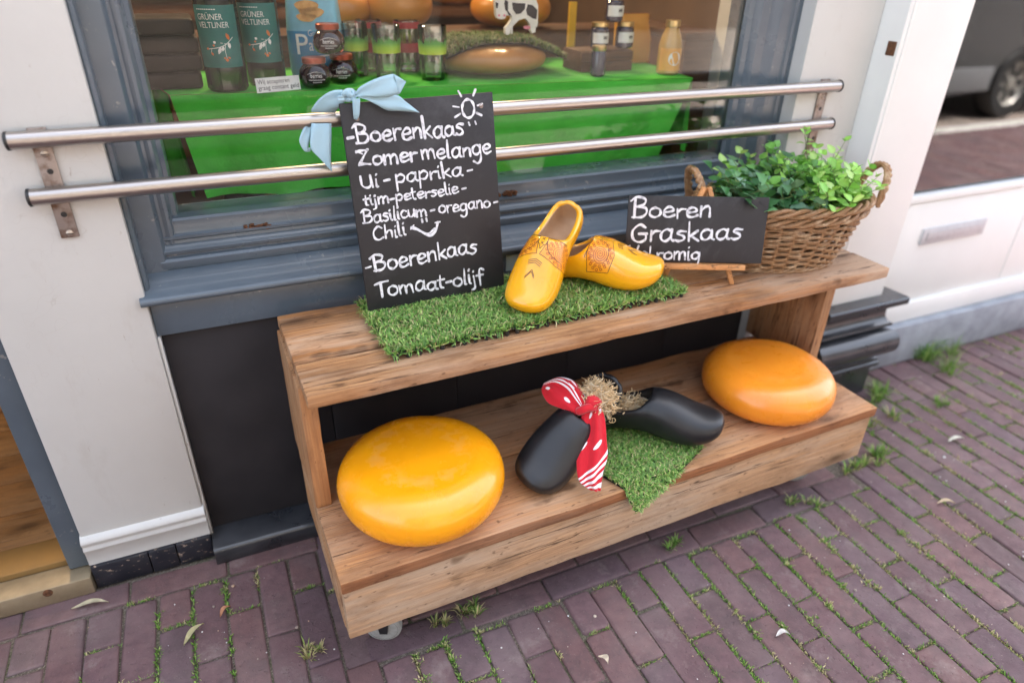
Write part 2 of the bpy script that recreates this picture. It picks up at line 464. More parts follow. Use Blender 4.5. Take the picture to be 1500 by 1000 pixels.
def pavement():
    mb = MB(); cols = []
    PX, BL, J = .0664, .2, .0046
    def brick(cx, cy, lx, ly):
        hx, hy = lx / 2, ly / 2
        c = rnd.uniform(.0015, .005)
        z0 = rnd.gauss(0, .0014); ta, tb = rnd.gauss(0, .008), rnd.gauss(0, .006)
        rz = rnd.gauss(0, .010)
        ex, ey = rnd.uniform(-.0016, .0016), rnd.uniform(-.0025, .0025)
        vs = []
        for ins, z, cc in ((0, -.05, .002), (0, -.006, c), (.0006, -.0022, c), (.0022, -.0004, c * 1.2), (.006, 0, c * 1.3)):
            a, b = hx - ins, hy - ins
            for sx, sy, o in ((1, 1, 0), (1, 1, 1), (-1, 1, 0), (-1, 1, 1), (-1, -1, 0), (-1, -1, 1), (1, -1, 0), (1, -1, 1)):
                # eight-sided ring, corners cut
                if (sx, sy) in ((1, 1), (-1, -1)): x, y = (a, b - cc) if o == 0 else (a - cc, b)
                else: x, y = (a - cc, b) if o == 0 else (a, b - cc)
                x *= sx; y *= sy
                if ins < .004 and z > -.04: x += rnd.gauss(0, .0009); y += rnd.gauss(0, .0011)
                zz = z + z0 + ta * x + tb * y
                X = x * math.cos(rz) - y * math.sin(rz); Y = x * math.sin(rz) + y * math.cos(rz)
                vs.append((cx + X + ex, cy + Y + ey, zz))
        fs = []
        for r in range(4):
            for k in range(8):
                k2 = (k + 1) % 8
                fs.append((r * 8 + k, r * 8 + k2, r * 8 + k2 + 8, r * 8 + k + 8))
        fs.append(tuple(range(32, 40)))
        mb.add(vs, fs)
        q = rnd.random()
        b = (.158, .091, .094) if q < .5 else ((.172, .094, .090) if q < .72 else ((.136, .085, .094) if q < .9 else (.152, .099, .099)))
        k = rnd.uniform(.88, 1.12)
        cols.extend([(b[0] * k, b[1] * k, b[2] * k)] * 40)
    x = -2.6; i = 0
    while x < 8.2:
        ymax = .374 if x < -.03 else (.03 if x < 1.36 else (.40 if x < 1.80 else .468))
        xc = x + PX / 2
        if abs(x) < .034: ymax = .44
        y = ymax - (0 if i % 2 else .5) * BL - rnd.uniform(-.008, .008)
        if not i % 2:
            hl = ymax - y - J
            brick(xc, ymax - hl / 2, PX - J, hl)
        while y > -1.9:
            brick(xc, y - (BL - J) / 2 - J * .5, PX - J, BL - J)
            if -.5 < x < 2.6 and y > -.7: JOINTS.append((xc, y)); 
            y -= BL + rnd.uniform(-.003, .003)
        if -.5 < x < 2.6: JOINTS.append((x, ymax, y))
        x += PX; i += 1
    # stretcher courses: along the wall on the left and below the bench
    x = -2.6
    while x < -.07:
        brick(x + .1, .411, .2 - J, PX - J); x += .2
    for r in range(6):
        x = .036 + (0 if r % 2 else -.0)
        first = True
        while x < 1.33:
            l = .2 if not (first and r % 2) else .1
            if x + l > 1.37: l = 1.365 - x
            if l > .03: brick(x + l / 2, .067 + r * PX, l - J, PX - J)
            x += l; first = False
    o = mb.build('pavement', M['brick'], col=cols, angle=60); tag(o, kind='structure')
    b2 = MB(); b2.box((-12, -1.9, -.3), (14, .8, -.0052), 0)
    tag(b2.build('joint_sand', M['soil']), kind='structure')
pavement()
M['kerb'] = pbr('kerb_stone', (.55, .53, .49), (.42, .4, .37), .8, 12, .9, .4, 60, .003)
M['road'] = pbr('street_brick', (.27, .215, .185), (.22, .18, .155), .85, 4, .95, .5, 80, .004)
k = MB(); k.box((-12, -2.06, -.3), (14, -1.91, .004), .008); tag(k.build('kerb', M['kerb']), kind='structure')
k = MB(); k.box((-60, -60, -.5), (60, -2.07, -.06), 0); tag(k.build('road', M['road']), kind='structure')
k = MB(); k.box((-60, .801, -.5), (60, 60, -.012), 0); tag(k.build('ground', M['road']), kind='structure')

# ------------------------------------------------------------------ the shop
YP = .46       # face of the white pilasters
shop = thing('shop_building', 'cheese shop front with blue grey window frame between white pilasters', 'shop', (0, YP, 0))
XL0, XL1 = -.462, -.2246
XR0, XR1 = 1.263, 1.482
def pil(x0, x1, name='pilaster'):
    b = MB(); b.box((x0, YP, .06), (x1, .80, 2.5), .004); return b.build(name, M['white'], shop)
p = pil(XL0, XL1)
b = MB(); b.prism_x([(.47, .064), (.4535, .064), (.4535, .101), (.4505, .104), (.4495, .108), (.4525, .113), (.4525, .119), (.449, .123), (.449, .129), (.453, .135), (.459, .140), (.47, .142)], XL0 - .001, XL1 + .002)
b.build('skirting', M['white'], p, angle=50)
b = MB()
for x0, x1 in ((XL0, -.352), (-.3505, -.297), (-.2955, XL1 + .001)): b.box((x0, .447, 0), (x1, .52, .062), .0025)
b.build('tile_plinth', M['tile'], p)
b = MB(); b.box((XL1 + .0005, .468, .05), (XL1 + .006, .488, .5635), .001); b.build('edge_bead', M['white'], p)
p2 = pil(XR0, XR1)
# window frame: jambs, bottom rail, head
b = MB()
b.prism_z([(XL1 + .0005, .60), (XL1 + .0005, .472), (XL1 + .004, .470), (XL1 + .009, .474), (XL1 + .010, .50), (-.186, .50), (-.181, .501), (-.177, .506), (-.175, .515), (-.170, .5165), (-.163, .514), (-.158, .516), (-.154, .524), (-.152, .536), (-.1445, .540), (-.1425, .549), (-.1425, .60)], .655, 2.3)
b.build('window_jamb', M['grey'], shop, angle=28)
b = MB()
b.prism_z([(1.135, .60), (1.135, .549), (1.140, .540), (1.152, .536), (1.156, .528), (1.163, .521), (1.185, .519), (1.192, .514), (1.198, .506), (1.204, .501), (1.212, .50), (1.24, .50), (1.246, .496), (1.252, .50), (XR0 - .0005, .50), (XR0 - .0005, .60)], .655, 2.3)
b.build('window_jamb', M['grey'], shop, angle=28)
b = MB(); b.prism_x([(.60, .684), (.502, .684), (.499, .690), (.499, .700), (.503, .7045), (.509, .7065), (.509, .711), (.504, .7135), (.503, .719), (.508, .725), (.5155, .729), (.5165, .735), (.513, .7385), (.513, .743), (.521, .7465), (.5225, .750), (.5225, .770), (.526, .7745), (.548, .7765), (.60, .7765)], -.188, 1.212)
fr = b.build('bottom_rail', M['grey'], shop, angle=28)
for px, py in ((378, 331), (741, 283)):
    c = at_y(px, py, .5215); b = MB()
    for k in range(26):
        a = rnd.uniform(-.024, .024); z = rnd.uniform(-.0045, .0045); r_ = rnd.uniform(.0015, .0038)
        b.box((c.x + a - r_, .5135, c.z + z - r_ * .7), (c.x + a + r_, .5232 + rnd.uniform(0, .0025), c.z + z + r_ * .7), .0006)
    b.build('corroded_slot', M['rust'], fr)
b = MB(); b.prism_x([(.60, .6835), (.4985, .6835), (.480, .668), (.466, .6575), (.4585, .6535), (.4525, .651), (.4495, .647), (.4492, .6425), (.452, .638), (.4585, .635), (.468, .634), (.60, .634)], XL1 - .010, XR0 + .004)
b.build('window_sill', M['grey'], shop, angle=40)
b = MB(); b.box((XL1 + .001, .4745, .5635), (XR0 - .001, .60, .6335), .0018); b.build('apron_board', M['grey'], shop)
b = MB()
for x0, x1 in ((XL1 + .0065, .082), (.0835, .385), (.3865, .69), (.6915, .995), (.9965, XR0 - .001)): b.box((x0, .487, .0), (x1, .62, .563), .001)
b.build('base_panel', M['slate'], shop)
b = MB(); b.prism_x([(.486, .0), (.418, .0), (.4165, .002), (.4165, .036), (.419, .0405), (.424, .043), (.478, .052), (.486, .052)], XL1 + .003, XR0 - .002)
b.build('plinth_ledge', M['blackpaint'], shop, angle=40)
b = MB(); b.box((-.1425, .5505, .77), (1.135, .5565, 2.25), 0); b.build('window_pane', M['glass'], shop)
b = MB()
b.box((-6, .47, 2.26), (XL1, .80, 8.0), .004); b.box((XL1, .47, 2.3), (XR1, .80, 8.0), .004)
b.box((-6, YP, .0), (-1.35, .80, 2.26), .004)
b.build('upper_wall', M['white'], shop)  # unseen storeys, built this high to hold more of the street in shade
b = MB(); b.box((-6, .4, 7.95), (XR1, 6.0, 8.12), .0); b.build('roof', M['darkroom'], shop)
b = MB()
b.box((-1.6, .81, 0), (-1.55, 5, 2.6), 0); b.box((1.70, .81, 0), (1.75, 5, 2.6), 0); b.box((-1.6, 5, 0), (1.75, 5.05, 2.6), 0); b.box((-1.6, .81, 2.6), (1.75, 5.05, 2.65), 0)
b.box((1.30, .605, .0), (1.34, .84, 2.6), 0); b.box((-.47, .605, 0), (-.3, .84, 2.6), 0)
b.build('inside_wall', M['roomwall'], shop)
# doorway on the left
df = MB(); df.box((-.506, .474, .048), (XL0 - .0005, .62, 2.26), .003); df.box((-.5, .5, .05), (-.497, .61, .2), 0)
df.box((-1.35, .474, .048), (-1.305, .62, 2.26), .003)
df.build('door_frame', M['grey'], shop)
b = MB(); b.box((-1.35, .437, 0), (XL0 - .003, .4955, .046), .003); th = b.build('threshold_strip', M['greymetal'], shop)
c = at_y(70, 868, .4365); b = MB(); Mx = Matrix.Rotation(R(90), 4, 'X')
b.lathe([(.009, -.001), (.009, .0008), (.0055, .0018), (.005, .0006), (.0, .0004)], (c.x, .4362, c.z), 20, M=Mx); b.build('rusty_screw', M['rust'], th)
b = MB(); b.box((-1.35, .4965, 0), (-.464, .58, .0585), .003); b.build('threshold_board', M['brass'], shop)
b = MB()
for i in range(26):
    y0 = .581 + i * .125
    b.box((-1.55, y0, 0), (1.7, y0 + .1235, .055), .001)
tag(b.build('shop_floor', M['floorwood']), kind='structure')
b = MB(); b.box((-.1425, .6005, .66), (1.30, .74, .735), .002); b.build('display_ledge', M['white2'], shop)

# ------------------------------------------------------------------ house next door
nb = thing('neighbour_house', 'white painted house front with glazed door and black moulded plinth right of the shop', 'house', (1.9, .39, 0))
b = MB(); b.box((XR1 + .001, .392, .30), (1.706, .80, 2.6), .005)
b.box((XR1 + .012, .389, .36), (XR1 + .020, .40, 2.6), .0015)
pl = b.build('pilaster', M['white2'], nb)
prof = [(.60, 0), (.380, 0), (.380, .098), (.372, .100), (.366, .104), (.366, .116), (.371, .120), (.371, .130), (.379, .136), (.385, .146)]
prof += [(.372 - .040 * math.cos(R(t_)), .194 + .042 * math.sin(R(t_))) for t_ in range(-84, 85, 12)]
prof += [(.383, .239), (.383, .246), (.366, .248), (.364, .253), (.366, .258), (.376, .262), (.386, .275), (.388, .295), (.383, .311), (.370, .321), (.350, .326), (.347, .331), (.347, .344), (.351, .349), (.60, .352)]
b = MB()
def moulded(x0, x1):
    n = len(prof); vs = []
    for y, z in prof: vs.append((x0 + max(-.03, min(0, y - .38)), y, z))
    for y, z in prof: vs.append((x1 - max(-.03, min(0, y - .38)), y, z))
    b.add(vs, [(i, (i + 1) % n, (i + 1) % n + n, i + n) for i in range(n)] + [tuple(range(n))[::-1], tuple(range(n, 2 * n))])
moulded(XR1 + .002, 1.742)
b.build('moulded_plinth', M['blackpaint'], nb, angle=32)
b = MB(); b.box((1.744, .462, 0), (2.90, .80, .152), .006); b.build('stone_step', M['stone'], nb)
b = MB()
b.box((1.707, .47, .154), (1.80, .70, 2.6), .003); b.box((2.78, .47, .154), (2.92, .70, 2.6), .003); b.box((1.80, .47, 2.25), (2.78, .70, 2.6), .003)
b.build('door_frame', M['white2'], nb)
b = MB()
b.box((1.802, .488, .154), (2.778, .54, .225), .004)
b.box((1.802, .50, .227), (2.778, .54, .575), .002)
b.box((1.802, .494, .577), (2.778, .545, .602), .004)
b.box((1.802, .50, .603), (1.84, .54, 2.24), .004); b.box((2.64, .50, .603), (2.778, .54, 2.24), .004); b.box((1.84, .50, 2.12), (2.64, .54, 2.24), .004)
b.box((2.46, .4975, .235), (2.466, .502, .56), .001)
dr = b.build('door', M['white2'], nb)
b = MB(); b.box((1.84, .516, .603), (2.64, .522, 2.12), 0); b.build('door_pane', M['doorglass'], dr)
M['nickel'] = pbr('nickel_flap', (.50, .51, .53), (.44, .45, .47), .35, 60, .4, metal=.3)
c0 = at_y(1350, 345, .497); c1 = at_y(1440, 333, .497)
b = MB()
zc = (c0.z + c1.z) / 2; hz = .027
b.box((c0.x, .4915, zc - hz), (c1.x, .5005, zc + hz), .0025)
lb = b.build('letterbox', pbr('satin_nickel', (.56, .57, .59), (.50, .51, .53), .38, 60, .45, metal=.25), dr)
b = MB(); b.box((c0.x + .018, .4885, zc - hz * .55), (c1.x - .018, .4935, zc + hz * .62), .002); b.build('flap', M['nickel'], lb)
b = MB(); b.box((1.76, .60, 0), (2.91, 3.2, 2.6), 0); b.box((XR1 + .003, .47, 2.602), (2.92, .80, 8.0), .004); b.build('wall', M['darkroom'], nb)  # unseen upper wall, cut short on the right to let sunlight past
b = MB(); b.box((XR1 + .002, .4, 7.95), (2.92, 6, 8.12), 0); b.build('roof', M['darkroom'], nb)
c = at_y(1317, 70, .395); b = MB(); b.box((XR1 - .001, .40, c.z - .02), (XR1 + .006, .425, c.z + .012), .002)
b.build('rusted_hinge', M['rust'], nb)

# ------------------------------------------------------------------ double hand rail
rail = thing('window_rail', 'double stainless steel rail on two flat brackets in front of shop window', 'hand rail', (.5, .445, .9))
for z, x0, x1 in ((.9506, -.349, 1.3755), (.8605, -.3447, 1.379)):
    b = MB(); b.tube([(x0 + (x1 - x0) * i / 24, .445, z) for i in range(25)], .0135, 20); r_ = b.build('rail', M['steel'], rail, angle=50)
    for x, s in ((x0, -1), (x1, 1)):
        b = MB(); b.tube([(x - s * .001, .445, z), (x + s * .003, .445, z), (x + s * .0045, .445, z)], [.0145, .0145, .0125], 20)
        b.build('end_cap', M['blackplastic'], r_, angle=50)
for x in (-.3095, 1.342):
    b = MB(); b.box((x - .0135, .4545, .784), (x + .0135, .4598, .966), .0012)
    for z in (.9506, .8605): b.box((x - .012, .449, z - .008), (x + .012, .4555, z + .008), .001)
    br = b.build('bracket', M['rustmetal'], rail)
    for z in (.925, .792):
        b = MB(); b.lathe([(.0058, 0), (.0056, .0014), (.0035, .0026), (0, .003)], (x + .001, .4546, z), 16, M=Matrix.Rotation(R(90), 4, 'X'))
        sc = b.build('screw', M['screw'], br)
        b = MB(); b.box((x - .0045, .4508, z - .0007), (x + .0065, .4519, z + .0007), .0002, M=Matrix.Identity(4)); b.build('slot', M['blackplastic'], sc)
    for z in (.897, .825):
        b = MB(); b.lathe([(.0046, 0), (.0046, .0006), (.0034, .0008), (.0032, .0002), (0, .0001)], (x + .001, .4545, z), 14, M=Matrix.Rotation(R(90), 4, 'X'))
        b.build('drill_hole', M['blackplastic'], br)

# ------------------------------------------------------------------ the display bench
PHI = 0.0237
BX = Matrix.Rotation(PHI, 4, 'Z')
def loc2w(x, y, z): return BX @ Vector((x, y, z))
bench = thing('display_bench', 'two level bench of weathered wooden planks on castors below the shop window', 'bench', (0, 0, 0), PHI)
def plank(name, a, b_, mat=M['bench'], bev=.0035, nx=24, amp=.002):
    """a plank with slightly uneven edges"""
    bm = bmesh.new(); a = Vector(a); b_ = Vector(b_); c = (a + b_) / 2; d = b_ - a
    bmesh.ops.create_cube(bm, size=1, matrix=Matrix.Translation(c) @ Matrix.Diagonal((d.x, d.y, d.z, 1)))
    ax = max(range(3), key=lambda i: d[i])
    ed = [e for e in bm.edges if abs((e.verts[0].co - e.verts[1].co)[ax]) > 1e-4]
    bmesh.ops.subdivide_edges(bm, edges=ed, cuts=nx)
    sharp = [e for e in bm.edges if e.calc_face_angle(0) > .5]
    bmesh.ops.bevel(bm, geom=sharp, offset=bev, segments=2, profile=.6, affect='EDGES')
    from mathutils import noise as mn
    for v in bm.verts:
        n = mn.noise(Vector(v.co) * 9); n2 = mn.noise(Vector(v.co) * 31 + Vector((7, 3, 1)))
        for k in range(3):
            if k != ax: v.co[k] += (n * amp + n2 * amp * .5) * (1 if k == 2 else .8)
    mb = MB(BX); mb.addbm(bm)
    return mb.build(name, mat, bench, angle=40)
plank('top_board', (.0058, .1271, .5584), (1.3727, .2387, .5834), M['benchtop'])
plank('top_board', (.0058, .2428, .5580), (1.3727, .4395, .5822), M['benchtop'])
lb_ = plank('lower_board', (0, -.001, .2562), (1.30, .1945, .2813))
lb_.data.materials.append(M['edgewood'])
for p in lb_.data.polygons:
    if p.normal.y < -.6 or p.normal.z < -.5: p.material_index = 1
plank('lower_board', (0.001, .1990, .2550), (1.299, .40, .2808))
plank('front_board', (.003, .0060, .13), (1.297, .033, .2530), M['boardfront'])
for s, x0 in (('side_panel', 0.0), ('side_panel', 1.27)):
    plank(s, (x0, .199, .2818), (x0 + .03, .43, .5578), M['benchz'])
for x0 in (.002, 1.27):
    plank('side_board', (x0, .031, .132), (x0 + .028, .40, .2546))
M['tyre'] = pbr('grey_rubber', (.34, .345, .32), (.25, .25, .235), .6, 60, .75)
for x, y, a in ((.083, .086, 68), (1.215, .11, 62), (.085, .34, -20), (1.215, .34, 30)):
    c = loc2w(x, y, .036); Mr = Matrix.Rotation(R(a), 4, 'Z') @ Matrix.Rotation(R(90), 4, 'Y')
    b = MB()
    u = Vector((math.cos(R(a)), math.sin(R(a)), 0)); w = Vector((-math.sin(R(a)), math.cos(R(a)), 0))
    for s in (-1, 1):
        b.add([c + u * s * .017 + w * sx * .014 + Vector((0, 0, dz)) + u * t * .002 for sx, dz in ((-.55, -.008), (.55, -.008), (1.1, .058), (-1.1, .058)) for t in (0, 1)],
              [(0, 2, 4, 6), (1, 7, 5, 3), (0, 1, 3, 2), (2, 3, 5, 4), (4, 5, 7, 6), (6, 7, 1, 0)])
    b.box(c + Vector((-.03, -.03, .058)), c + Vector((.03, .03, .0935)), .003)
    cs = b.build('castor', M['blackplastic'], bench)
    b = MB(); b.lathe([(.016, -.0125), (.030, -.0125), (.0345, -.010), (.036, -.005), (.036, .005), (.0345, .010), (.030, .0125), (.016, .0125)], c, 32, M=Mr); b.build('tyre', M['tyre'], cs)
    b = MB(); b.lathe([(0, -.0115), (.006, -.012), (.016, -.0105), (.024, -.009), (.0285, -.0128), (.0285, .0128), (.024, .009), (.016, .0105), (.006, .012), (0, .0115)], c, 24, M=Mr); b.build('wheel', M['blackplastic'], cs)

# ------------------------------------------------------------------ artificial grass
M['turf'] = attr_leaf('artificial_grass_blades', .42, .18, .45)
M['mesh_black'] = pbr('black_mat_backing', (.012, .013, .012), (.025, .026, .024), .6, 60)
def turf_blades(name, fn, n, parent, hmin=.011, hmax=.019, r=rnd, w=.0011, dark=1.0):
    """fn(u,v) -> point, normal"""
    vs, fs, cs = [], [], []
    for i in range(n):
        u, v = r.random(), r.random()
        p, nrm = fn(u, v)
        a = r.uniform(0, 2 * math.pi)
        t = nrm.orthogonal().normalized(); t = Matrix.Rotation(a, 3, nrm) @ t
        s = nrm.cross(t)
        h = r.uniform(hmin, hmax); lean = r.uniform(.35, 1.7); ww = w * r.uniform(.7, 1.3)
        q = r.random()
        if q < .13: c = (.58, .50, .25)
        elif q < .30: c = (.40, .57, .15)
        elif q < .65: c = (.22, .42, .085)
        else: c = (.12, .28, .055)
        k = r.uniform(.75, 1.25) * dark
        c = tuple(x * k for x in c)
        b0 = len(vs)
        m1 = p + nrm * h * .55 + t * h * lean * .30
        m2 = p + nrm * h * (.95 - lean * .22) + t * h * lean * .85
        vs += [p - s * ww, p + s * ww, m1 - s * ww * .9, m1 + s * ww * .9, m2]
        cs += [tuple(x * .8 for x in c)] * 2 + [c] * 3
        fs += [(b0, b0 + 1, b0 + 3, b0 + 2), (b0 + 2, b0 + 3, b0 + 4)]
    mb = MB(); mb.add(vs, fs)
    o = mb.build(name, M['turf'], parent, col=cs, angle=180)
    return o
ZU = .5834; ZL = .2813
def mat_fn(A, B, C, D, z):
    A, B, C, D = [Vector((p[0], p[1], z)) for p in (A, B, C, D)]
    def f(u, v): return A.lerp(B, u).lerp(D.lerp(C, u), v), Vector((0, 0, 1))
    return f
MA, MBc, MC, MD = (.160, .186), (.815, .213), (.806, .418), (.152, .414)
tm = thing('grass_mat', 'long green artificial grass mat on black pegs under the yellow clogs', 'grass mat', (.48, .3, ZU))
f = mat_fn(MA, MBc, MC, MD, ZU + .0120)
b = MB()
g = mat_fn(MA, MBc, MC, MD, ZU)
cs_ = [f(u, v)[0] for u, v in ((.003, .01), (.997, .01), (.997, .99), (.003, .99))]
b.add([p + Vector((0, 0, -.0025)) for p in cs_] + cs_, [(0, 3, 2, 1), (4, 5, 6, 7), (0, 1, 5, 4), (1, 2, 6, 5), (2, 3, 7, 6), (3, 0, 4, 7)])
for i in range(30):
    for v in (.012, .2, .4, .6, .8, .98):
        p, _ = g((i + .5) / 30, v)
        b.lathe([(.0036, .0002), (.0042, .003), (.0042, .0098)], p, 7)
b.build('peg_backing', M['mesh_black'], tm)
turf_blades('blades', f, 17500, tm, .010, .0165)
def fedge(u, v):
    if v < .62: p, _ = f(u, .004); return p + Vector((0, 0, -.001 * v)), Vector((rnd.gauss(0, .25), -1, .35)).normalized()
    p, _ = f(.004, (v - .62) / .38); return p, Vector((-1, rnd.gauss(0, .25), .35)).normalized()
turf_blades('edge_blades', fedge, 420, tm, .008, .015)
def f2(u, v):
    # small square mat, its front corner folded over the edge of the platform
    A, B, C, D = Vector((.594, -.040, 0)), Vector((.803, .062, 0)), Vector((.715, .262, 0)), Vector((.520, .145, 0))
    p = A.lerp(B, u).lerp(D.lerp(C, u), v)
    l = BX.inverted() @ p
    if l.y > .012: q = Vector((l.x, l.y, ZL + .006)); n = Vector((0, 0, 1))
    else:
        t = (.012 - l.y); rr = .014; a = min(t / rr, R(66)); rest = max(0, t - rr * R(66))
        q = Vector((l.x, .012 - rr * math.sin(a) - rest * math.cos(R(66)), ZL + .006 - rr * (1 - math.cos(a)) - rest * math.sin(R(66))))
        n = Vector((0, -math.sin(a), math.cos(a)))
    return BX @ q, (BX.to_3x3() @ n)
tm2 = thing('grass_mat', 'small square grass mat with its corner hanging over the lower bench edge', 'grass mat', (.65, .1, ZL))
b = MB(); N_ = 22; vs = []
for lay in (0, -.003):
    for j in range(N_ + 1):
        for i in range(N_ + 1):
            p, n = f2(i / N_, j / N_); vs.append(p + n * lay)
K = (N_ + 1) ** 2; fs = []
for j in range(N_):
    for i in range(N_):
        a = j * (N_ + 1) + i; fs.append((a, a + 1, a + N_ + 2, a + N_ + 1)); fs.append((a + K, a + N_ + 1 + K, a + N_ + 2 + K, a + 1 + K))
b.add(vs, fs); b.build('mat_backing', M['mesh_black'], tm2)
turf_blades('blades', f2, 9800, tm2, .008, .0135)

# ------------------------------------------------------------------ cheeses
def cheesemat(name, c1, c2, rough=.20, scuff=1.0):
    t = NT(name); tc = t.node('ShaderNodeTexCoord'); v = tc.outputs['Object']
    sep = t.node('ShaderNodeSeparateXYZ'); t.L(v, sep.inputs[0])
    r2 = t.math('SQRT', t.math('ADD', t.math('MULTIPLY', sep.outputs[0], sep.outputs[0]), t.math('MULTIPLY', sep.outputs[1], sep.outputs[1])))
    n = t.noise(v, 9, 4); f_ = t.noise(v, 34, 6, .68); f2_ = t.noise(v, 160, 4, .6)
    c = t.ramp(n, [(.3, c1), (.7, c2)])
    band = t.ramp(t.math('ADD', r2, t.math('MULTIPLY', t.math('SUBTRACT', n, .5), .05)), [(.055, 0.0), (.072, 1.0), (.090, 1.0), (.100, 0.0)])
    mask = t.math('MULTIPLY', band, t.ramp(f_, [(.47, 0.0), (.60, 1.0)]))
    mask = t.math('MULTIPLY', mask, t.math('GREATER_THAN', sep.outputs[2], .05))
    c = t.mix(t.math('MULTIPLY', mask, .30 * scuff), c, (.86, .42, .12))
    c = t.mix(t.ramp(f2_, [(.70, 0.0), (.78, .35)]), c, (.55, .25, .03))
    c = t.mix(t.ramp(t.noise(v, 20, 2), [(.72, 0.0), (.76, .5)]), c, (.45, .17, .02))
    t.col(c)
    t.rough(t.mix(t.math('MULTIPLY', mask, .5), t.ramp(f_, [(.3, rough), (.75, rough + .12)]), .5))
    t.set(Subsurface_Weight=.12, Subsurface_Scale=.02, Specular_IOR_Level=.5, Coat_Weight=.35, Coat_Roughness=.13)
    t.b.inputs['Subsurface Radius'].default_value = (1, .5, .15)
    b_ = t.bump(f_, .10, .0015); t.bump(t.noise(v, 12, 3), .25, .004, b_)
    return t.m
def cheese(c, r, h, label, mat, seed, rz):
    prof = []
    for i in range(49):
        a = -math.pi / 2 + math.pi * i / 48
        rr = abs(math.cos(a)) ** (2 / 5.2) * r; z = math.copysign(abs(math.sin(a)) ** (2 / 2.1), math.sin(a)) * h / 2 + h / 2
        if a > 0: z -= .0016 * math.exp(-((rr - r * .60) / .005) ** 2) + .0022 * max(0, 1 - rr / (r * .58)) ** .5
        prof.append((max(rr, 0), z))
    from mathutils import noise as mn
    b = MB(); b.lathe(prof, c, 72)
    for v in b.v:
        d = v - Vector(c); n = mn.noise(d * 7 + Vector((seed, 0, 0))) + .35 * mn.noise(d * 19 + Vector((seed, 2, 0)))
        k = 1 + n * .014
        v.x = c[0] + d.x * k; v.y = c[1] + d.y * k; v.z += n * .0022 * min(1, d.z / .03)
    o = b.build('round_cheese', mat, origin=c, merge=True, angle=180)
    tag(o, label, 'cheese', 'waxed cheese wheels on the bench')
    return o
cheese((.1926, .1479, ZL), .1595, .1165, 'bright yellow waxed cheese wheel with a scuffed ring on top, bench lower left', cheesemat('yellow_cheese_wax', (.94, .385, .006), (.91, .345, .005)), 1, 0)
cheese((1.0675, .1702, ZL), .1550, .1055, 'smooth orange cheese wheel at the right end of the lower bench board', cheesemat('orange_cheese_wax', (.88, .30, .02), (.82, .255, .018), .24, .25), 5, 0)

# ------------------------------------------------------------------ wooden clogs
CS = [0, .015, .05, .12, .2, .3, .4, .5, .6, .68, .76, .84, .9, .95, .985, 1.0]
CW = [.0, .022, .033, .0375, .039, .0405, .042, .0455, .050, .0528, .0535, .0515, .047, .039, .027, .0]
CB = [.035, .012, .004, .001, .002, .008, .012, .009, .003, 0, .001, .006, .014, .024, .036, .052]
CT = [.035, .066, .080, .087, .091, .095, .100, .103, .099, .090, .081, .075, .073, .072, .068, .058]
def interp(x, xs, ys):
    for i in range(len(xs) - 1):
        if x <= xs[i + 1]:
            t = (x - xs[i]) / (xs[i + 1] - xs[i]); t = max(0, min(1, t))
            # smooth cubic through neighbours
            p0 = ys[max(i - 1, 0)]; p1 = ys[i]; p2 = ys[i + 1]; p3 = ys[min(i + 2, len(ys) - 1)]
            lin = p1 + (p2 - p1) * t
            return lin
    return ys[-1]
CL = .285
def clog_pose(p): return Matrix.Translation(p[:3]) @ Matrix.Rotation(p[3], 4, 'Z') @ Matrix.Rotation(p[4], 4, 'Y') @ Matrix.Rotation(p[5], 4, 'X') @ Matrix.Scale(p[6], 4)
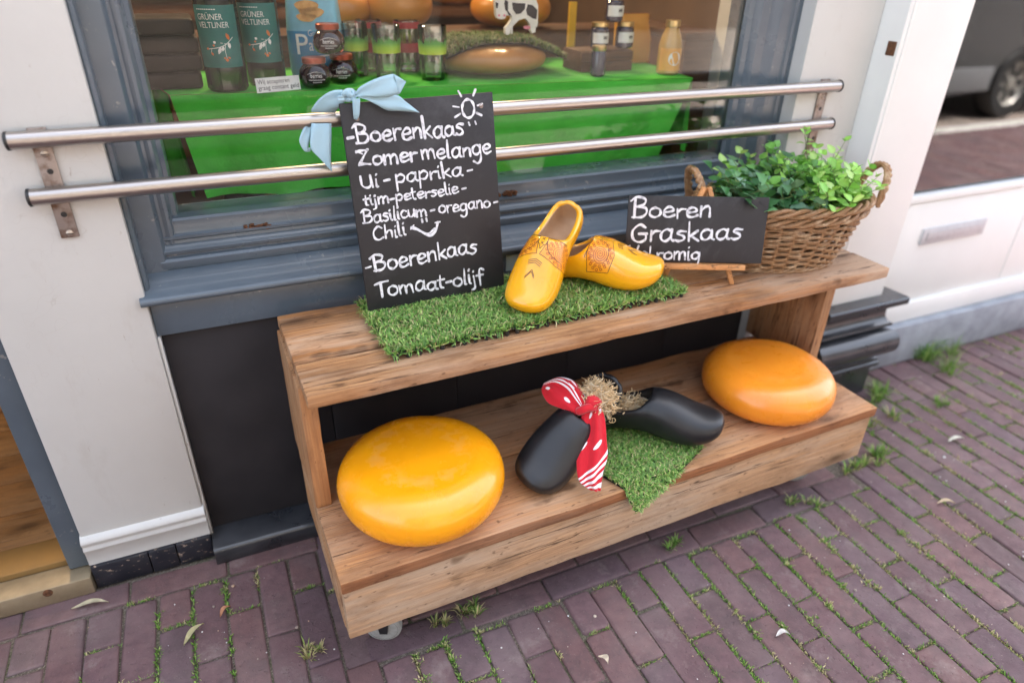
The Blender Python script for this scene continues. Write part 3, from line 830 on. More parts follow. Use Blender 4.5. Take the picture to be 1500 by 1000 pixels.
def clog(label, pose, mats, group):
    ns, na, gap = 46, 44, 12          # gap: vertices round the top that lie inside the opening
    ss = [0.0, .006] + [.016 + (.984 - .016) * i / (ns - 1) for i in range(ns)] + [.994, 1.0]
    s1, s2 = .035, .47
    vs, fs = [], []
    rows = len(ss)
    def smooth(x, xs, ys): return sum(interp(x + d, xs, ys) for d in (-.02, -.01, 0, .01, .02)) / 5 if .03 < x < .97 else interp(x, xs, ys)
    for s in ss:
        w, bo, to = smooth(s, CS, CW), smooth(s, CS, CB), smooth(s, CS, CT)
        zc, hh = (bo + to) / 2, (to - bo) / 2
        m = max(0.0, min(1.0, (s - s1) / (s2 - s1)))
        inside = s1 < s < s2
        op = 0.0
        if inside: op = (1 - abs(2 * m - 1) ** 3.0) ** .5
        base = math.pi * gap / na
        th0 = max(base * .30, 1.34 * op) if s < s2 + .1 else base
        if s >= s2: th0 = base * .30 + (base * .7) * min(1, (s - s2) / .1)
        if s <= s1: th0 = base
        for k in range(na):
            kk = k - gap // 2
            if k <= gap: th = -th0 + 2 * th0 * k / gap
            else: th = th0 + (2 * math.pi - 2 * th0) * (k - gap) / (na - gap)
            y = w * math.copysign(abs(math.sin(th)) ** .85, math.sin(th))
            z = zc + hh * math.copysign(abs(math.cos(th)) ** .85, math.cos(th))
            # rim sags slightly along the sides
            vs.append(Vector((CL * s, y, z)))
    for i in range(rows - 1):
        sm = (ss[i] + ss[i + 1]) / 2
        for k in range(na):
            if s1 < sm < s2 and k < gap: continue
            k2 = (k + 1) % na
            fs.append((i * na + k, (i + 1) * na + k, (i + 1) * na + k2, i * na + k2))
    P = clog_pose(pose)
    me = bpy.data.meshes.new('wooden_clog')
    bm = bmesh.new()
    bv = [bm.verts.new(v) for v in vs]
    for f_ in fs: bm.faces.new([bv[i] for i in f_])
    bmesh.ops.remove_doubles(bm, verts=bm.verts, dist=2e-5)
    bmesh.ops.delete(bm, geom=[v for v in bm.verts if not v.link_faces], context='VERTS')
    # even out the rim
    rim = [v for v in bm.verts if v.is_boundary]
    for _ in range(8):
        new = {}
        for v in rim:
            nb_ = [e.other_vert(v) for e in v.link_edges if e.is_boundary]
            if len(nb_) == 2: new[v] = v.co * .5 + (nb_[0].co + nb_[1].co) * .25
        for v, c in new.items(): v.co = c
    body = [v for v in bm.verts if not v.is_boundary]
    for _ in range(2): bmesh.ops.smooth_vert(bm, verts=body, factor=.35, use_axis_x=True, use_axis_y=True, use_axis_z=True)
    bmesh.ops.recalc_face_normals(bm, faces=bm.faces)
    sgn_ = sum(f_.normal.y * f_.calc_center_median().y for f_ in bm.faces)
    if sgn_ < 0: bmesh.ops.reverse_faces(bm, faces=list(bm.faces))
    bm.to_mesh(me); bm.free()
    o = link_mesh('wooden_clog', me, mats)
    so = o.modifiers.new('wall', 'SOLIDIFY'); so.thickness = .0115; so.offset = -1; so.use_even_offset = False; so.material_offset = 1; so.material_offset_rim = 0
    su = o.modifiers.new('round', 'SUBSURF'); su.levels = 1; su.render_levels = 1
    bpy.context.view_layer.update()
    dg = bpy.context.evaluated_depsgraph_get()
    me2 = bpy.data.meshes.new_from_object(o.evaluated_get(dg))
    bpy.data.objects.remove(o)
    for p in me2.polygons: p.use_smooth = True
    o = bpy.data.objects.new('wooden_clog', me2); COL.objects.link(o)
    o.location = pose[:3]; o.rotation_mode = 'XYZ'
    o.rotation_euler = P.to_euler('XYZ'); o.scale = (pose[6],) * 3
    tag(o, label, 'clog', group)
    return o, P
def clogmat(name, c1, c2, rough, coat, bump=.1, spec=.5, spots=None):
    t = NT(name); v = t.coord('Object')
    n = t.noise(v, 22, 4); c = t.ramp(n, [(.3, c1), (.7, c2)])
    if spots: c = t.mix(t.ramp(t.noise(v, 70, 5, .7), [(.68, 0.0), (.74, .6)]), c, spots)
    t.col(c); t.rough(t.ramp(n, [(.3, rough), (.7, rough + .08)]))
    t.set(Coat_Weight=coat, Coat_Roughness=.06, Specular_IOR_Level=spec)
    b_ = t.bump(t.noise(t.coord('Object', (30, 140, 140)), 1, 4), bump, .001); t.bump(t.noise(v, 30, 2), .12, .003, b_)
    return t.m
ycm = clogmat('yellow_lacquer', (.90, .425, .006), (.86, .375, .006), .2, .7, .05, spots=(.5, .22, .02))
bcm = clogmat('matt_black_lacquer', (.007, .0075, .009), (.012, .0125, .014), .36, .06, .14, .5)
rawin = pbr('raw_clog_wood', (.56, .37, .22), (.44, .26, .14), .7, 14, .8, .3, 60, .001)
blackin = pbr('dark_clog_inside', (.03, .026, .022), (.05, .04, .03), .8, 30)
poseY1 = (.635, .403, .717, -2.465, .55, -.075, .985)
poseY2 = (.5365, .4187, .5955, -.6977, 0, 0, 1.032)
poseB1 = (.652, .2185, .3835, -2.72, .41, -.36, 1.086)
poseB2 = (.6067, .2472, .2915, -.6957, 0, 0, 1.07)
y1, PY1 = clog('yellow lacquered clog standing toe down with its pale opening facing up', poseY1, [ycm, rawin], 'yellow clogs')
y2, PY2 = clog('yellow lacquered clog lying flat behind the upright one, toe pointing right', poseY2, [ycm, rawin], 'yellow clogs')
b1, PB1 = clog('matt black clog toe down with the red bandana tied round it', poseB1, [bcm, blackin], 'black clogs')
b2, PB2 = clog('matt black clog lying flat on small grass mat, toe pointing right', poseB2, [bcm, blackin], 'black clogs')

# painted decoration, draped on the clog (top view: x along the clog, y across)
def drape(o, name, strokes, width, mat, lift=.0004, side=None):
    me = o.data
    bvh = BVHTree.FromPolygons([v.co.copy() for v in me.vertices], [tuple(p.vertices) for p in me.polygons])
    mb = MB()
    for st in strokes:
        pts = []
        for x, y in st:
            if side is None: org, d = Vector((x, y, .3)), Vector((0, 0, -1))
            else: org, d = Vector((x, side * .3, y)), Vector((0, -side, 0))
            h, n, _, _ = bvh.ray_cast(org, d)
            if h is None: pts.append(None)
            else: pts.append((h + n * lift, n))
        run = []
        def flush(run):
            if len(run) < 2: return
            P_, W_ = [], []
            for i, (p, n) in enumerate(run):
                t = run[min(i + 1, len(run) - 1)][0] - run[max(i - 1, 0)][0]
                w = n.cross(t)
                if w.length < 1e-9: w = n.orthogonal()
                P_.append(p); W_.append(w.normalized() * width * .5)
            mb.strip(P_, W_)
        for q in pts:
            if q is None: flush(run); run = []
            else: run.append(q)
        flush(run)
    if not mb.v: return None
    me2 = bpy.data.meshes.new(name); me2.from_pydata([tuple(v) for v in mb.v], [], mb.f)
    c = link_mesh(name, me2, mat, o)
    return c
M['ink'] = pbr('dark_brown_ink', (.030, .010, .005), (.045, .015, .007), .3, 80)
M['redink'] = pbr('red_brown_ink', (.34, .05, .008), (.28, .04, .008), .3, 80)
def dense(pts, step=.0015):
    out = []
    for a, b_ in zip(pts[:-1], pts[1:]):
        n = max(1, int(math.dist(a, b_) / step))
        out += [(a[0] + (b_[0] - a[0]) * i / n, a[1] + (b_[1] - a[1]) * i / n) for i in range(n)]
    return out + [pts[-1]]
def circ(cx, cy, r, n=14, a0=0): return [(cx + r * math.cos(a0 + 2 * math.pi * i / n), cy + r * math.sin(a0 + 2 * math.pi * i / n)) for i in range(n + 1)]
def decorate(o):
    L = CL
    ink, red = [], []
    xa = .475 * L
    for s in (1, -1):
        # leaf shaped panel on either side of the vamp
        top = [(xa + .004, s * .0085), (xa + .016, s * .011), (xa + .026, s * .0155), (xa + .034, s * .024), (xa + .038, s * .034), (xa + .037, s * .0445)]
        bot = [(xa + .002, s * .0085), (xa - .002, s * .022), (xa - .006, s * .034), (xa - .010, s * .0405)]
        ink.append(dense([tuple(p[:2]) for p in catmull([(a, b_, 0) for a, b_ in top], 5)]))
        ink.append(dense([tuple(p[:2]) for p in catmull([(a, b_, 0) for a, b_ in bot], 5)]))
    ink.append(dense([(xa + .030, 0), (xa + .020, -.004), (xa + .016, -.011)])); ink.append(dense([(xa + .030, 0), (xa + .020, .004), (xa + .016, .011)]))
    for x in (xa + .006, xa + .016):
        ink.append([(x - .003, -.003), (x + .003, .003)]); ink.append([(x - .003, .003), (x + .003, -.003)])
    for k in range(3): ink.append(dense([(xa + .052 + k * .0035 + .004, -.015 + k * .001), (xa + .051 + k * .0035, 0), (xa + .052 + k * .0035 + .004, .015 - k * .001)]))
    for k in (0, .0035): ink.append(dense([(xa + .092 - k, -.011), (xa + .076 - k, -.001), (xa + .088 - k, .008)]))
    d1 = drape(o, 'drawn_lines', ink, .0012, M['ink'])
    return d1
decorate(y1); decorate(y2)
def side_panel(o, s, K=1.5):
    """spiral and rings on the flank, drawn square to the surface there"""
    me = o.data
    bvh = BVHTree.FromPolygons([v.co.copy() for v in me.vertices], [tuple(p.vertices) for p in me.polygons])
    x0 = .475 * CL + .021
    ctr = Vector((x0, s * .034, .078))
    nrm = Vector((.15, s * .80, .60)).normalized()
    e1 = Vector((1, 0, 0)); e1 = (e1 - nrm * e1.dot(nrm)).normalized(); e2 = nrm.cross(e1) * 1.0
    red = []
    sp = []
    for i in range(110):
        a = i / 109 * 2 * math.pi * 4.0; r_ = .0008 + .0118 * i / 109
        sp.append((r_ * math.cos(a) * .82, r_ * math.sin(a)))
    red.append(sp)
    inside = lambda u, v: abs(u) < .0165 - max(0, abs(v) - .012) * .25 and -.021 < v < .0215
    step = .0052
    n = 13
    for k in range(n):
        a = 2 * math.pi * k / n
        red.append(circ(.0145 * math.cos(a) * .84, .0155 * math.sin(a), .0016, 9))
    for k in range(17):
        a = 2 * math.pi * (k + .5) / 17
        u, v = .0185 * math.cos(a) * .8, .0197 * math.sin(a)
        red.append(circ(u, v, .0015, 8))
    edge = []
    mb = MB(); mb2 = MB()
    def put(st, w, m_):
        P_, W_ = [], []
        run = []
        for u, v in st:
            h, n_, _, _ = bvh.ray_cast(ctr + nrm * .06 + e1 * u + e2 * v, -nrm)
            if h is None or n_.dot(nrm) < .2: continue
            run.append((h + n_ * .00035, n_))
        for i, (p, n_) in enumerate(run):
            t = run[min(i + 1, len(run) - 1)][0] - run[max(i - 1, 0)][0]; w_ = n_.cross(t)
            if w_.length < 1e-9: w_ = n_.orthogonal()
            P_.append(p); W_.append(w_.normalized() * w * .5)
        if len(P_) > 1: m_.strip(P_, W_)
    red = [[(u * K, v * K) for u, v in st] for st in red]
    for st in red: put(st, .0013, mb)
    ed_ = []
    for u, v in ((-1, -1), (1, -1), (1, 1), (-1, 1), (-1, -1)): ed_.append((u * .0185 * .75 * K * 1.02, v * .0225 * K))
    e2_ = []
    for (u0, v0), (u1, v1) in zip(ed_[:-1], ed_[1:]):
        for i in range(12):
            u, v = u0 + (u1 - u0) * i / 12, v0 + (v1 - v0) * i / 12
            e2_.append((math.copysign(.0185 * K * (1 - .25 * abs(v) / (.0225 * K)), u) if abs(u1 - u0) < 1e-6 else u, v))
    mbk = MB(); mbs = mb; put(e2_ + [e2_[0]], .0012, mbk)
    mek = bpy.data.meshes.new('panel_outline'); mek.from_pydata([tuple(v) for v in mbk.v], [], mbk.f); link_mesh('panel_outline', mek, M['ink'], o)
    me2 = bpy.data.meshes.new('painted_spiral'); me2.from_pydata([tuple(v) for v in mb.v], [], mb.f)
    link_mesh('painted_spiral', me2, M['redink'], o)
    # orange ground of the panel
    gv, gf = [], []
    G = 14
    ok = True; bad = set()
    for j in range(G + 1):
        for i in range(G + 1):
            u = -.0185 + .037 * i / G; v = -.0225 + .045 * j / G
            u *= (1 - .25 * abs(v) / .0225) * K; v *= K
            h, n_, _, _ = bvh.ray_cast(ctr + nrm * .06 + e1 * u + e2 * v, -nrm)
            if h is None or n_.dot(nrm) < .25: h = ctr; n_ = nrm; bad.add(len(gv))
            gv.append(h + n_ * .00016)
    for j in range(G):
        for i in range(G): gf.append((j * (G + 1) + i, j * (G + 1) + i + 1, (j + 1) * (G + 1) + i + 1, (j + 1) * (G + 1) + i))
    gf = [q for q in gf if not bad & set(q)]
    me3 = bpy.data.meshes.new('painted_panel'); me3.from_pydata([tuple(v) for v in gv], [], gf)
    for p in me3.polygons: p.use_smooth = True
    if ok: link_mesh('painted_panel', me3, M['orangepaint'], o)
M['orangepaint'] = pbr('orange_panel_paint', (.88, .36, .012), (.84, .31, .012), .28, 40, coat=.5)
for o in (y1, y2):
    for s in (1, -1): side_panel(o, s)

# ------------------------------------------------------------------ chalk lettering (strokes, x-height 1)
GL = {
 'a': (1.12, [[(.85,.85),(.5,1.02),(.14,.72),(.12,.22),(.42,0),(.76,.3),(.87,.98)],[(.87,.98),(.86,.2),(1.04,.02)]]),
 'e': (1.0, [[(.12,.5),(.5,.52),(.82,.66),(.72,.95),(.4,1.0),(.1,.62),(.18,.12),(.5,0),(.9,.18)]]),
 'o': (1.06, [[(.55,1),(.16,.78),(.12,.25),(.48,0),(.88,.28),(.86,.78),(.5,1.0)]]),
 'r': (.78, [[(.1,1),(.15,0)],[(.14,.6),(.38,.95),(.74,.95)]]),
 'n': (1.02, [[(.1,1),(.13,0)],[(.13,.58),(.45,1),(.75,.86),(.82,0)]]),
 'k': (.95, [[(.1,1.95),(.15,0)],[(.75,1.02),(.17,.45)],[(.3,.52),(.85,0)]]),
 's': (.88, [[(.78,.95),(.36,1.0),(.16,.75),(.6,.5),(.66,.16),(.32,-.02),(.05,.1)]]),
 'B': (1.32, [[(.18,1.72),(.22,0)],[(-.14,1.5),(.3,1.85),(.95,1.62),(.85,1.15),(.28,.95)],[(.3,.97),(1.0,.85),(1.12,.38),(.75,.02),(.05,.03)]]),
 'Z': (1.3, [[(.02,1.5),(.02,1.5),(.45,1.62),(1.0,1.62),(1.0,1.62),(.55,.85),(.12,.1),(.12,.1),(.55,.16),(1.12,.06)],[(.0,1.62),(.55,1.25)]]),
 'm': (1.5, [[(.08,1),(.12,0)],[(.12,.6),(.42,1),(.64,.82),(.67,0)],[(.66,.6),(.97,1),(1.22,.82),(1.3,0)]]),
 'l': (.48, [[(.15,1.9),(.15,.2),(.34,.02)]]),
 'g': (1.1, [[(.82,.9),(.46,1.02),(.1,.7),(.15,.2),(.5,.05),(.8,.35),(.86,.95)],[(.86,.95),(.86,-.45),(.5,-.9),(.1,-.65)]]),
 'U': (1.22, [[(.1,1.6),(.12,.4),(.5,0),(.85,.3),(.95,1.6)],[(.95,1.6),(1.02,0)]]),
 'i': (.42, [[(.12,1),(.15,.1),(.28,0)],[(.14,1.5),(.2,1.62)]]),
 'p': (1.02, [[(.1,1),(.12,-.95)],[(.12,.72),(.5,1.02),(.86,.66),(.62,.1),(.15,.14)]]),
 't': (.72, [[(.22,1.65),(.22,.25),(.5,0)],[(-.05,1.05),(.6,1.12)]]),
 'j': (.5, [[(.22,1),(.22,-.55),(-.12,-.85)],[(.22,1.5),(.27,1.62)]]),
 'c': (.95, [[(.8,.85),(.45,1.0),(.12,.6),(.25,.1),(.6,0),(.85,.15)]]),
 'u': (1.02, [[(.1,1),(.12,.3),(.4,0),(.72,.3),(.8,1)],[(.8,1),(.86,0)]]),
 'C': (1.18, [[(1.02,1.4),(.62,1.68),(.15,1.1),(.2,.3),(.6,0),(1.05,.2)]]),
 'h': (1.0, [[(.1,1.85),(.13,0)],[(.13,.58),(.45,1),(.75,.82),(.8,0)]]),
 'T': (1.02, [[(-.12,1.5),(.5,1.72),(1.1,1.8)],[(.42,1.7),(.5,0)]]),
 'f': (.75, [[(.78,1.66),(.48,1.85),(.32,1.4),(.32,-.25)],[(0,1.0),(.68,1.06)]]),
 'G': (1.32, [[(1.1,1.45),(.68,1.75),(.16,1.15),(.2,.32),(.66,0),(1.08,.28),(1.12,.8)],[(1.18,.82),(.62,.84)]]),
 'V': (1.0, [[(0,1.7),(.02,1.7),(.45,.0),(.45,.0),(1.0,1.75)]]),
 '-': (.72, [[(.08,.5),(.56,.56)]]),
 ' ': (.36, []),
}
def lettering(lines, extra, frame, name, parent, mat):
    """frame: origin, U, V, N; lines: text, u0, v0, u1, v1, xheight, stroke width"""
    O, U, V, Nn = frame
    mb = MB(); idx = 0
    def stroke(pts, w):
        nonlocal idx
        idx += 1
        lift = .0004 + (idx % 23) * .000018
        pts = catmull([(p[0], p[1], 0) for p in pts], 7)
        vs = []; fs = []
        n = len(pts)
        L_, R_ = [], []
        for i, p in enumerate(pts):
            t = pts[min(i + 1, n - 1)] - pts[max(i - 1, 0)]
            if t.length < 1e-9: t = Vector((1, 0, 0))
            t.normalize(); q = Vector((-t.y, t.x, 0))
            ww = w * .42 * (1 + .26 * math.sin(i * .45 + idx * 1.7) + .10 * rnd.uniform(-1, 1))
            L_.append(p + q * ww); R_.append(p - q * ww)
        P2 = L_ + R_
        vs = P2; fs = [(i, i + 1, n + i + 1, n + i) for i in range(n - 1)]
        for e in (0, n - 1):
            b0 = len(vs); r_ = (L_[e] - R_[e]).length * .5
            vs = vs + [pts[e] + Vector((r_ * math.cos(2 * math.pi * k / 10), r_ * math.sin(2 * math.pi * k / 10), 0)) for k in range(10)]
            fs.append(tuple(range(b0, b0 + 10)))
        mb.add([O + U * v.x + V * v.y + Nn * lift for v in vs], fs)
    for text, u0, v0, u1, v1, xh, w in lines:
        adv = sum(GL[c][0] for c in text) - .2
        k = (u1 - u0) / adv
        x = 0
        for c in text:
            a, st = GL[c]
            jit = rnd.uniform(-.09, .09); rotj = rnd.uniform(-.10, .06); gs = rnd.uniform(.90, 1.10)
            for s in st:
                P_ = []
                for px, py in s:
                    gx = (x + px) * k; t = (x + px) / adv
                    P_.append((u0 + gx + (py * rotj) * xh * .8, v0 + (v1 - v0) * t + (py * gs + jit) * xh))
                stroke(P_, w)
            x += a
    for s, w in extra: stroke(s, w)
    return mb.build(name, mat, parent, angle=180)
def board_frame(p, yaw, lean, roll):
    U = Vector((math.cos(yaw), math.sin(yaw), 0)); Nb = Vector((-math.sin(yaw), math.cos(yaw), 0))
    V = Vector((0, 0, math.cos(lean))) + Nb * math.sin(lean)
    U2 = U * math.cos(roll) + V * math.sin(roll); V2 = V * math.cos(roll) - U * math.sin(roll)
    return Vector(p), U2, V2, U2.cross(V2)
def frame_matrix(fr): 
    O, U, V, Nn = fr
    m = Matrix((U, V, Nn)).transposed().to_4x4(); m.translation = O; return m
def chalkmat():
    t = NT('black_slate'); v = t.coord('Object')
    n = t.noise(v, 5, 5, .6); c = t.ramp(n, [(.3, (.017, .0165, .019)), (.75, (.027, .0255, .028))])
    c = t.mix(t.ramp(t.noise(t.coord('Object', (9, 40, 9)), 1, 5, .7), [(.52, 0.0), (.74, .5)]), c, (.075, .073, .078))
    c = t.mix(t.ramp(t.noise(v, 420, 2), [(.77, 0.0), (.79, .5)]), c, (.16, .16, .16))
    t.col(c); t.rough(t.ramp(n, [(.3, .42), (.7, .55)])); t.bump(t.noise(v, 90, 4), .08, .001); t.set(Specular_IOR_Level=.4)
    return t.m
M['chalkboard'] = chalkmat()
def chalk():
    t = NT('white_chalk_paint'); v = t.coord('Object')
    t.col(t.ramp(t.noise(v, 130, 5, .75), [(.30, (.30, .30, .32)), (.46, (.66, .66, .69)), (.6, (.84, .84, .86))])); t.rough(.8); return t.m
M['chalk'] = chalk()

F1 = board_frame((.1610, .3528, .5950), .0400, .1500, .0100)
W1, H1 = .2950, .3929
bd = thing('chalkboard', 'tall black chalkboard with a chalk sun, leaning on rail and tied by the ribbon', 'chalkboard', tuple(F1[0]))
b = MB(); b.box((0, 0, -.0065), (W1, H1, 0), .0016, M=frame_matrix(F1))
# the board has two holes near its upper corners
bo = b.build('board', M['chalkboard'], bd)
for u, v in ((.2691, .3693), (.0278, .366)):
    b = MB(); b.lathe([(.0042, .0001), (.0042, .0005), (.0030, .0006), (.0026, .0002), (0, .00015)], (0, 0, 0), 16, M=frame_matrix(F1) @ Matrix.Translation((u, v, 0)))
    b.build('hole', M['rustmetal'], bo)
sun_s = [([(.2419 + .0125 * math.cos(a), .3665 + .0165 * math.sin(a)) for a in [i / 12 * 2 * math.pi for i in range(13)]], .0052)]
for a, r0, r1 in ((12, .020, .030), (62, .026, .037), (118, .026, .037), (168, .019, .031), (205, .019, .031), (-28, .019, .030)):
    ca, sa = math.cos(R(a)), math.sin(R(a)); sun_s.append(([(.2419 + ca * r0, .3665 + sa * r0), (.2419 + ca * r1, .3665 + sa * r1)], .0045))
sun_s += [([(.2405, .3415), (.2423, .3365)], .0048), ([(.2540, .3425), (.2556, .3375)], .0048)]
sun_s += [([(.1056, .1588), (.118, .1525), (.1392, .1380), (.1531, .1450), (.1592, .1609)], .0062), ([(.120, .150), (.138, .1425), (.152, .150)], .0040), ([(.1035, .1560), (.1100, .1625)], .0042), ([(.1540, .1610), (.1640, .1615)], .0042), ([(.1276, .1715), (.1282, .166)], .0042), ([(.1366, .172), (.1374, .1665)], .0042)]
lettering([('-Boerenkaas', .0055, .3255, .2270, .3195, .0185, .0053), ('Zomer melange', .0185, .2845, .2815, .2795, .0168, .0051),
           ('Ui - paprika -', .0186, .2452, .2400, .2450, .0148, .0045), ('tijm-peterselie -', .0200, .2120, .2235, .2120, .0112, .0042),
           ('Basilicum - oregano -', .0125, .1795, .2900, .1765, .0132, .0043), ('Chili', .0277, .1447, .0905, .1463, .0138, .0044),
           ('-Boerenkaas', .0050, .0850, .2350, .0880, .0175, .0051), ('Tomaat-olijf', .0200, .0345, .2450, .0225, .0175, .0050)],
          sun_s, F1, 'chalk_writing', bo, M['chalk'])

# small sign on a table easel
F2 = board_frame((.7255, .3261, .632), -.4144, .2007, .0029)
W2, H2 = .3027, .1441; K2 = W2 / .3126
sg = thing('chalkboard', 'small black chalkboard sign standing on the mini wooden easel', 'chalkboard', tuple(F2[0]))
b = MB(); b.box((0, .0005, -.006), (W2, H2, 0), .0014, M=frame_matrix(F2)); so_ = b.build('board', M['chalkboard'], sg)
kk = lambda *a: tuple(x * K2 for x in a)
lettering([('Boeren', *kk(.0085, .0985, .1830, .1050), .0215, .0056), ('Graskaas', *kk(.0110, .0445, .2560, .0550), .0235, .0058), ('Vol romig', *kk(.0110, .0065, .1690, .0085), .0165, .0050)],
          [], F2, 'chalk_writing', so_, M['chalk'])
es = thing('mini_easel', 'small pale pine table easel holding the little chalkboard', 'easel', tuple(F2[0] + Vector((.1, -.05, -.0486))))
m2 = frame_matrix(F2)
b = MB(); b.box((.076, -.0125, -.012), (.264, -.0008, .014), .0012, M=m2); b.build('ledge', M['easel'], es)
def bar(mb, p, q, w, d, nrm):
    p, q = Vector(p), Vector(q); t = (q - p).normalized(); s = t.cross(nrm).normalized(); n = s.cross(t)
    mm = Matrix((s, n, t)).transposed().to_4x4(); mm.translation = p
    mb.box((-w / 2, -d / 2, 0), (w / 2, d / 2, (q - p).length), .0009, M=mm)
for s in (-1, 1):
    foot = m2 @ Vector((.168 + s * .079, 0, -.0125)); foot = m2 @ Vector((.168 + s * .079, -.0496, -.0125))
    apex = m2 @ Vector((.168 + s * .0055, .163, -.0125))
    b = MB(); bar(b, foot, apex, .0095, .0095, F2[3]); b.build('leg', M['easel'], es)
b = MB(); ap = m2 @ Vector((.168, .158, -.019)); ft = Vector((ap.x, ap.y, .5840)) + Vector((.403, .916, 0)) * .055
bar(b, ft, ap, .0085, .0075, F2[3]); b.build('leg', M['easel'], es)

# ------------------------------------------------------------------ ribbon
def satin():
    t = NT('pale_blue_satin'); v = t.coord('Object')
    t.col(t.ramp(t.noise(v, 14, 3), [(.3, (.44, .66, .76)), (.7, (.39, .61, .72))])); t.rough(.34); t.set(Sheen_Weight=.35, Specular_IOR_Level=.6)
    b_ = t.bump(t.noise(t.coord('Object', (18, 18, 18)), 1, 3), .3, .006); t.bump(t.noise(t.coord('Object', (60, 60, 900)), 1, 2), .08, .0006, b_)
    tr = t.node('ShaderNodeBsdfTranslucent'); tr.inputs[0].default_value = (.4, .56, .64, 1); mx = t.node('ShaderNodeMixShader'); mx.inputs[0].default_value = .2
    t.L(t.b.outputs[0], mx.inputs[1]); t.L(tr.outputs[0], mx.inputs[2]); t.L(mx.outputs[0], t.o.inputs[0])
    return t.m
M['satin'] = satin()
kn = at_y(513, 139, .417)
rb = thing('ribbon_bow', 'pale blue satin ribbon bow tied through board hole and round rail', 'ribbon', tuple(kn))
def rp(cx, cy, y): return at_y(430 + cx / 6.06, 95 + cy / 6.06, y)
def band(name, left, right, ys, k=6):
    A = catmull([rp(x, y, d) for (x, y), d in zip(left, ys)], k); B = catmull([rp(x, y, d) for (x, y), d in zip(right, ys)], k)
    mb = MB(); NC = 6; vs = []; fs = []
    for p, q in zip(A, B):
        for c in range(NC + 1):
            u = c / NC; v = p.lerp(q, u)
            v = v + Vector((0, -.0014 * math.sin(math.pi * u) - .0012 * math.sin(u * 7 + len(vs) * .02), 0)); vs.append(v)
    for i in range(len(A) - 1):
        for c in range(NC): fs.append((i * (NC + 1) + c, i * (NC + 1) + c + 1, (i + 1) * (NC + 1) + c + 1, (i + 1) * (NC + 1) + c))
    mb.add(vs, fs)
    o = mb.build(name, M['satin'], rb, angle=180)
    so = o.modifiers.new('thickness', 'SOLIDIFY'); so.thickness = .0006
    return o
# band from the knot over the rail on the left
band('wrap', [(495, 240), (410, 222), (320, 238), (230, 300), (165, 385), (160, 420)], [(490, 300), (455, 330), (420, 365), (398, 388), (385, 398), (372, 425)], [.418, .418, .420, .424, .430, .436])
band('loop', [(470, 262), (430, 270), (385, 280), (380, 300)], [(480, 310), (440, 322), (395, 318), (384, 304)], [.414, .410, .411, .416])
band('tail', [(158, 520), (152, 600), (152, 740), (230, 830), (335, 943)], [(335, 520), (335, 600), (332, 740), (332, 850), (340, 947)], [.428, .424, .422, .421, .421])
band('loop', [(105, 535), (70, 600), (50, 680), (95, 765), (150, 772)], [(158, 530), (155, 600), (150, 640), (130, 730), (152, 738)], [.436, .434, .432, .432, .433])
band('hole_band', [(522, 300), (524, 360), (528, 440), (535, 483)], [(590, 300), (588, 360), (582, 440), (566, 486)], [.402, .4015, .4025, .407])
band('tail', [(545, 250), (590, 195), (690, 140), (800, 100), (890, 82)], [(545, 290), (610, 285), (760, 292), (880, 278), (940, 262)], [.408, .402, .398, .399, .402])
band('tail_end', [(890, 82), (940, 112), (975, 135), (995, 150)], [(940, 262), (960, 225), (982, 185), (997, 153)], [.402, .403, .4035, .404])
band('tail', [(560, 268), (640, 285), (780, 290), (915, 270), (1000, 330), (1116, 420)], [(575, 292), (640, 308), (735, 355), (830, 405), (960, 414), (1114, 427)], [.404, .402, .401, .400, .399, .399])
b = MB()
pts = [rp(490 + 38 * math.cos(a), 268 + 30 * math.sin(a), .4135 - .0035 * math.sin(a * 2)) for a in [i / 14 * 2 * math.pi for i in range(14)]]
b.tube(pts, .0048, 10, closed=True, sx=1.5)
b.tube(catmull([rp(468, 240, .413), rp(490, 265, .407), (rp(520, 300, .413))], 6), .0062, 10, sx=.7)
b.tube(catmull([rp(520, 235, .414), rp(530, 265, .409), (rp(515, 300, .414))], 6), .0052, 10, sx=.7)
b.build('knot', M['satin'], rb, angle=180)

# ------------------------------------------------------------------ wicker basket and herbs
def wick():
    t = NT('wicker'); v = t.coord('Object')
    n = t.noise(v, 34, 5, .65); f_ = t.noise(v, 260, 3)
    c = t.ramp(n, [(.3, (.40, .235, .115)), (.5, (.27, .145, .065)), (.7, (.54, .39, .24))])
    t.col(t.mix(t.ramp(f_, [(.5, 0.0), (.7, .4)]), c, (.10, .05, .025))); t.rough(.55); t.bump(f_, .3, .001); t.set(Specular_IOR_Level=.4); return t.m
M['wicker'] = wick()
BC = Vector((1.138, .312, ZU)); BY = R(-15)
bk = thing('wicker_basket', 'brown oval wicker basket with two twisted handles full of green herbs', 'basket', tuple(BC), BY)
BM = Matrix.Translation(BC) @ Matrix.Rotation(BY, 4, 'Z')
HB = .158
def bell(z, a, off=0):
    t = max(0, min(1, z / HB)); ax = .148 + .060 * t ** .85 + off; bx = .082 + .038 * t ** .85 + off
    return Vector((ax * math.cos(a), bx * math.sin(a), z))
b = MB(BM)
NS = 34
for i in range(NS):
    a = 2 * math.pi * i / NS
    b.tube([bell(z, a) for z in (.002, .03, .06, .09, .12, HB)], .0034, 6)
b.build('stakes', M['wicker'], bk)
b = MB(BM); row = 0; z = .009
while z < HB - .030:
    r_ = rnd.uniform(.0030, .0037)
    n = NS * 6; pts = []
    for i in range(n):
        a = 2 * math.pi * i / n; ph = a * NS / 2 + (math.pi if row % 2 else 0)
        pts.append(bell(z + .0012 * math.sin(a * 5 + row * 2) + .0008 * math.sin(a * 13 + row), a, .0046 * math.sin(ph)))
    b.tube(pts, r_, 6, closed=True)
    z += .0072 * rnd.uniform(.93, 1.07); row += 1
b.build('weave', M['wicker'], bk)
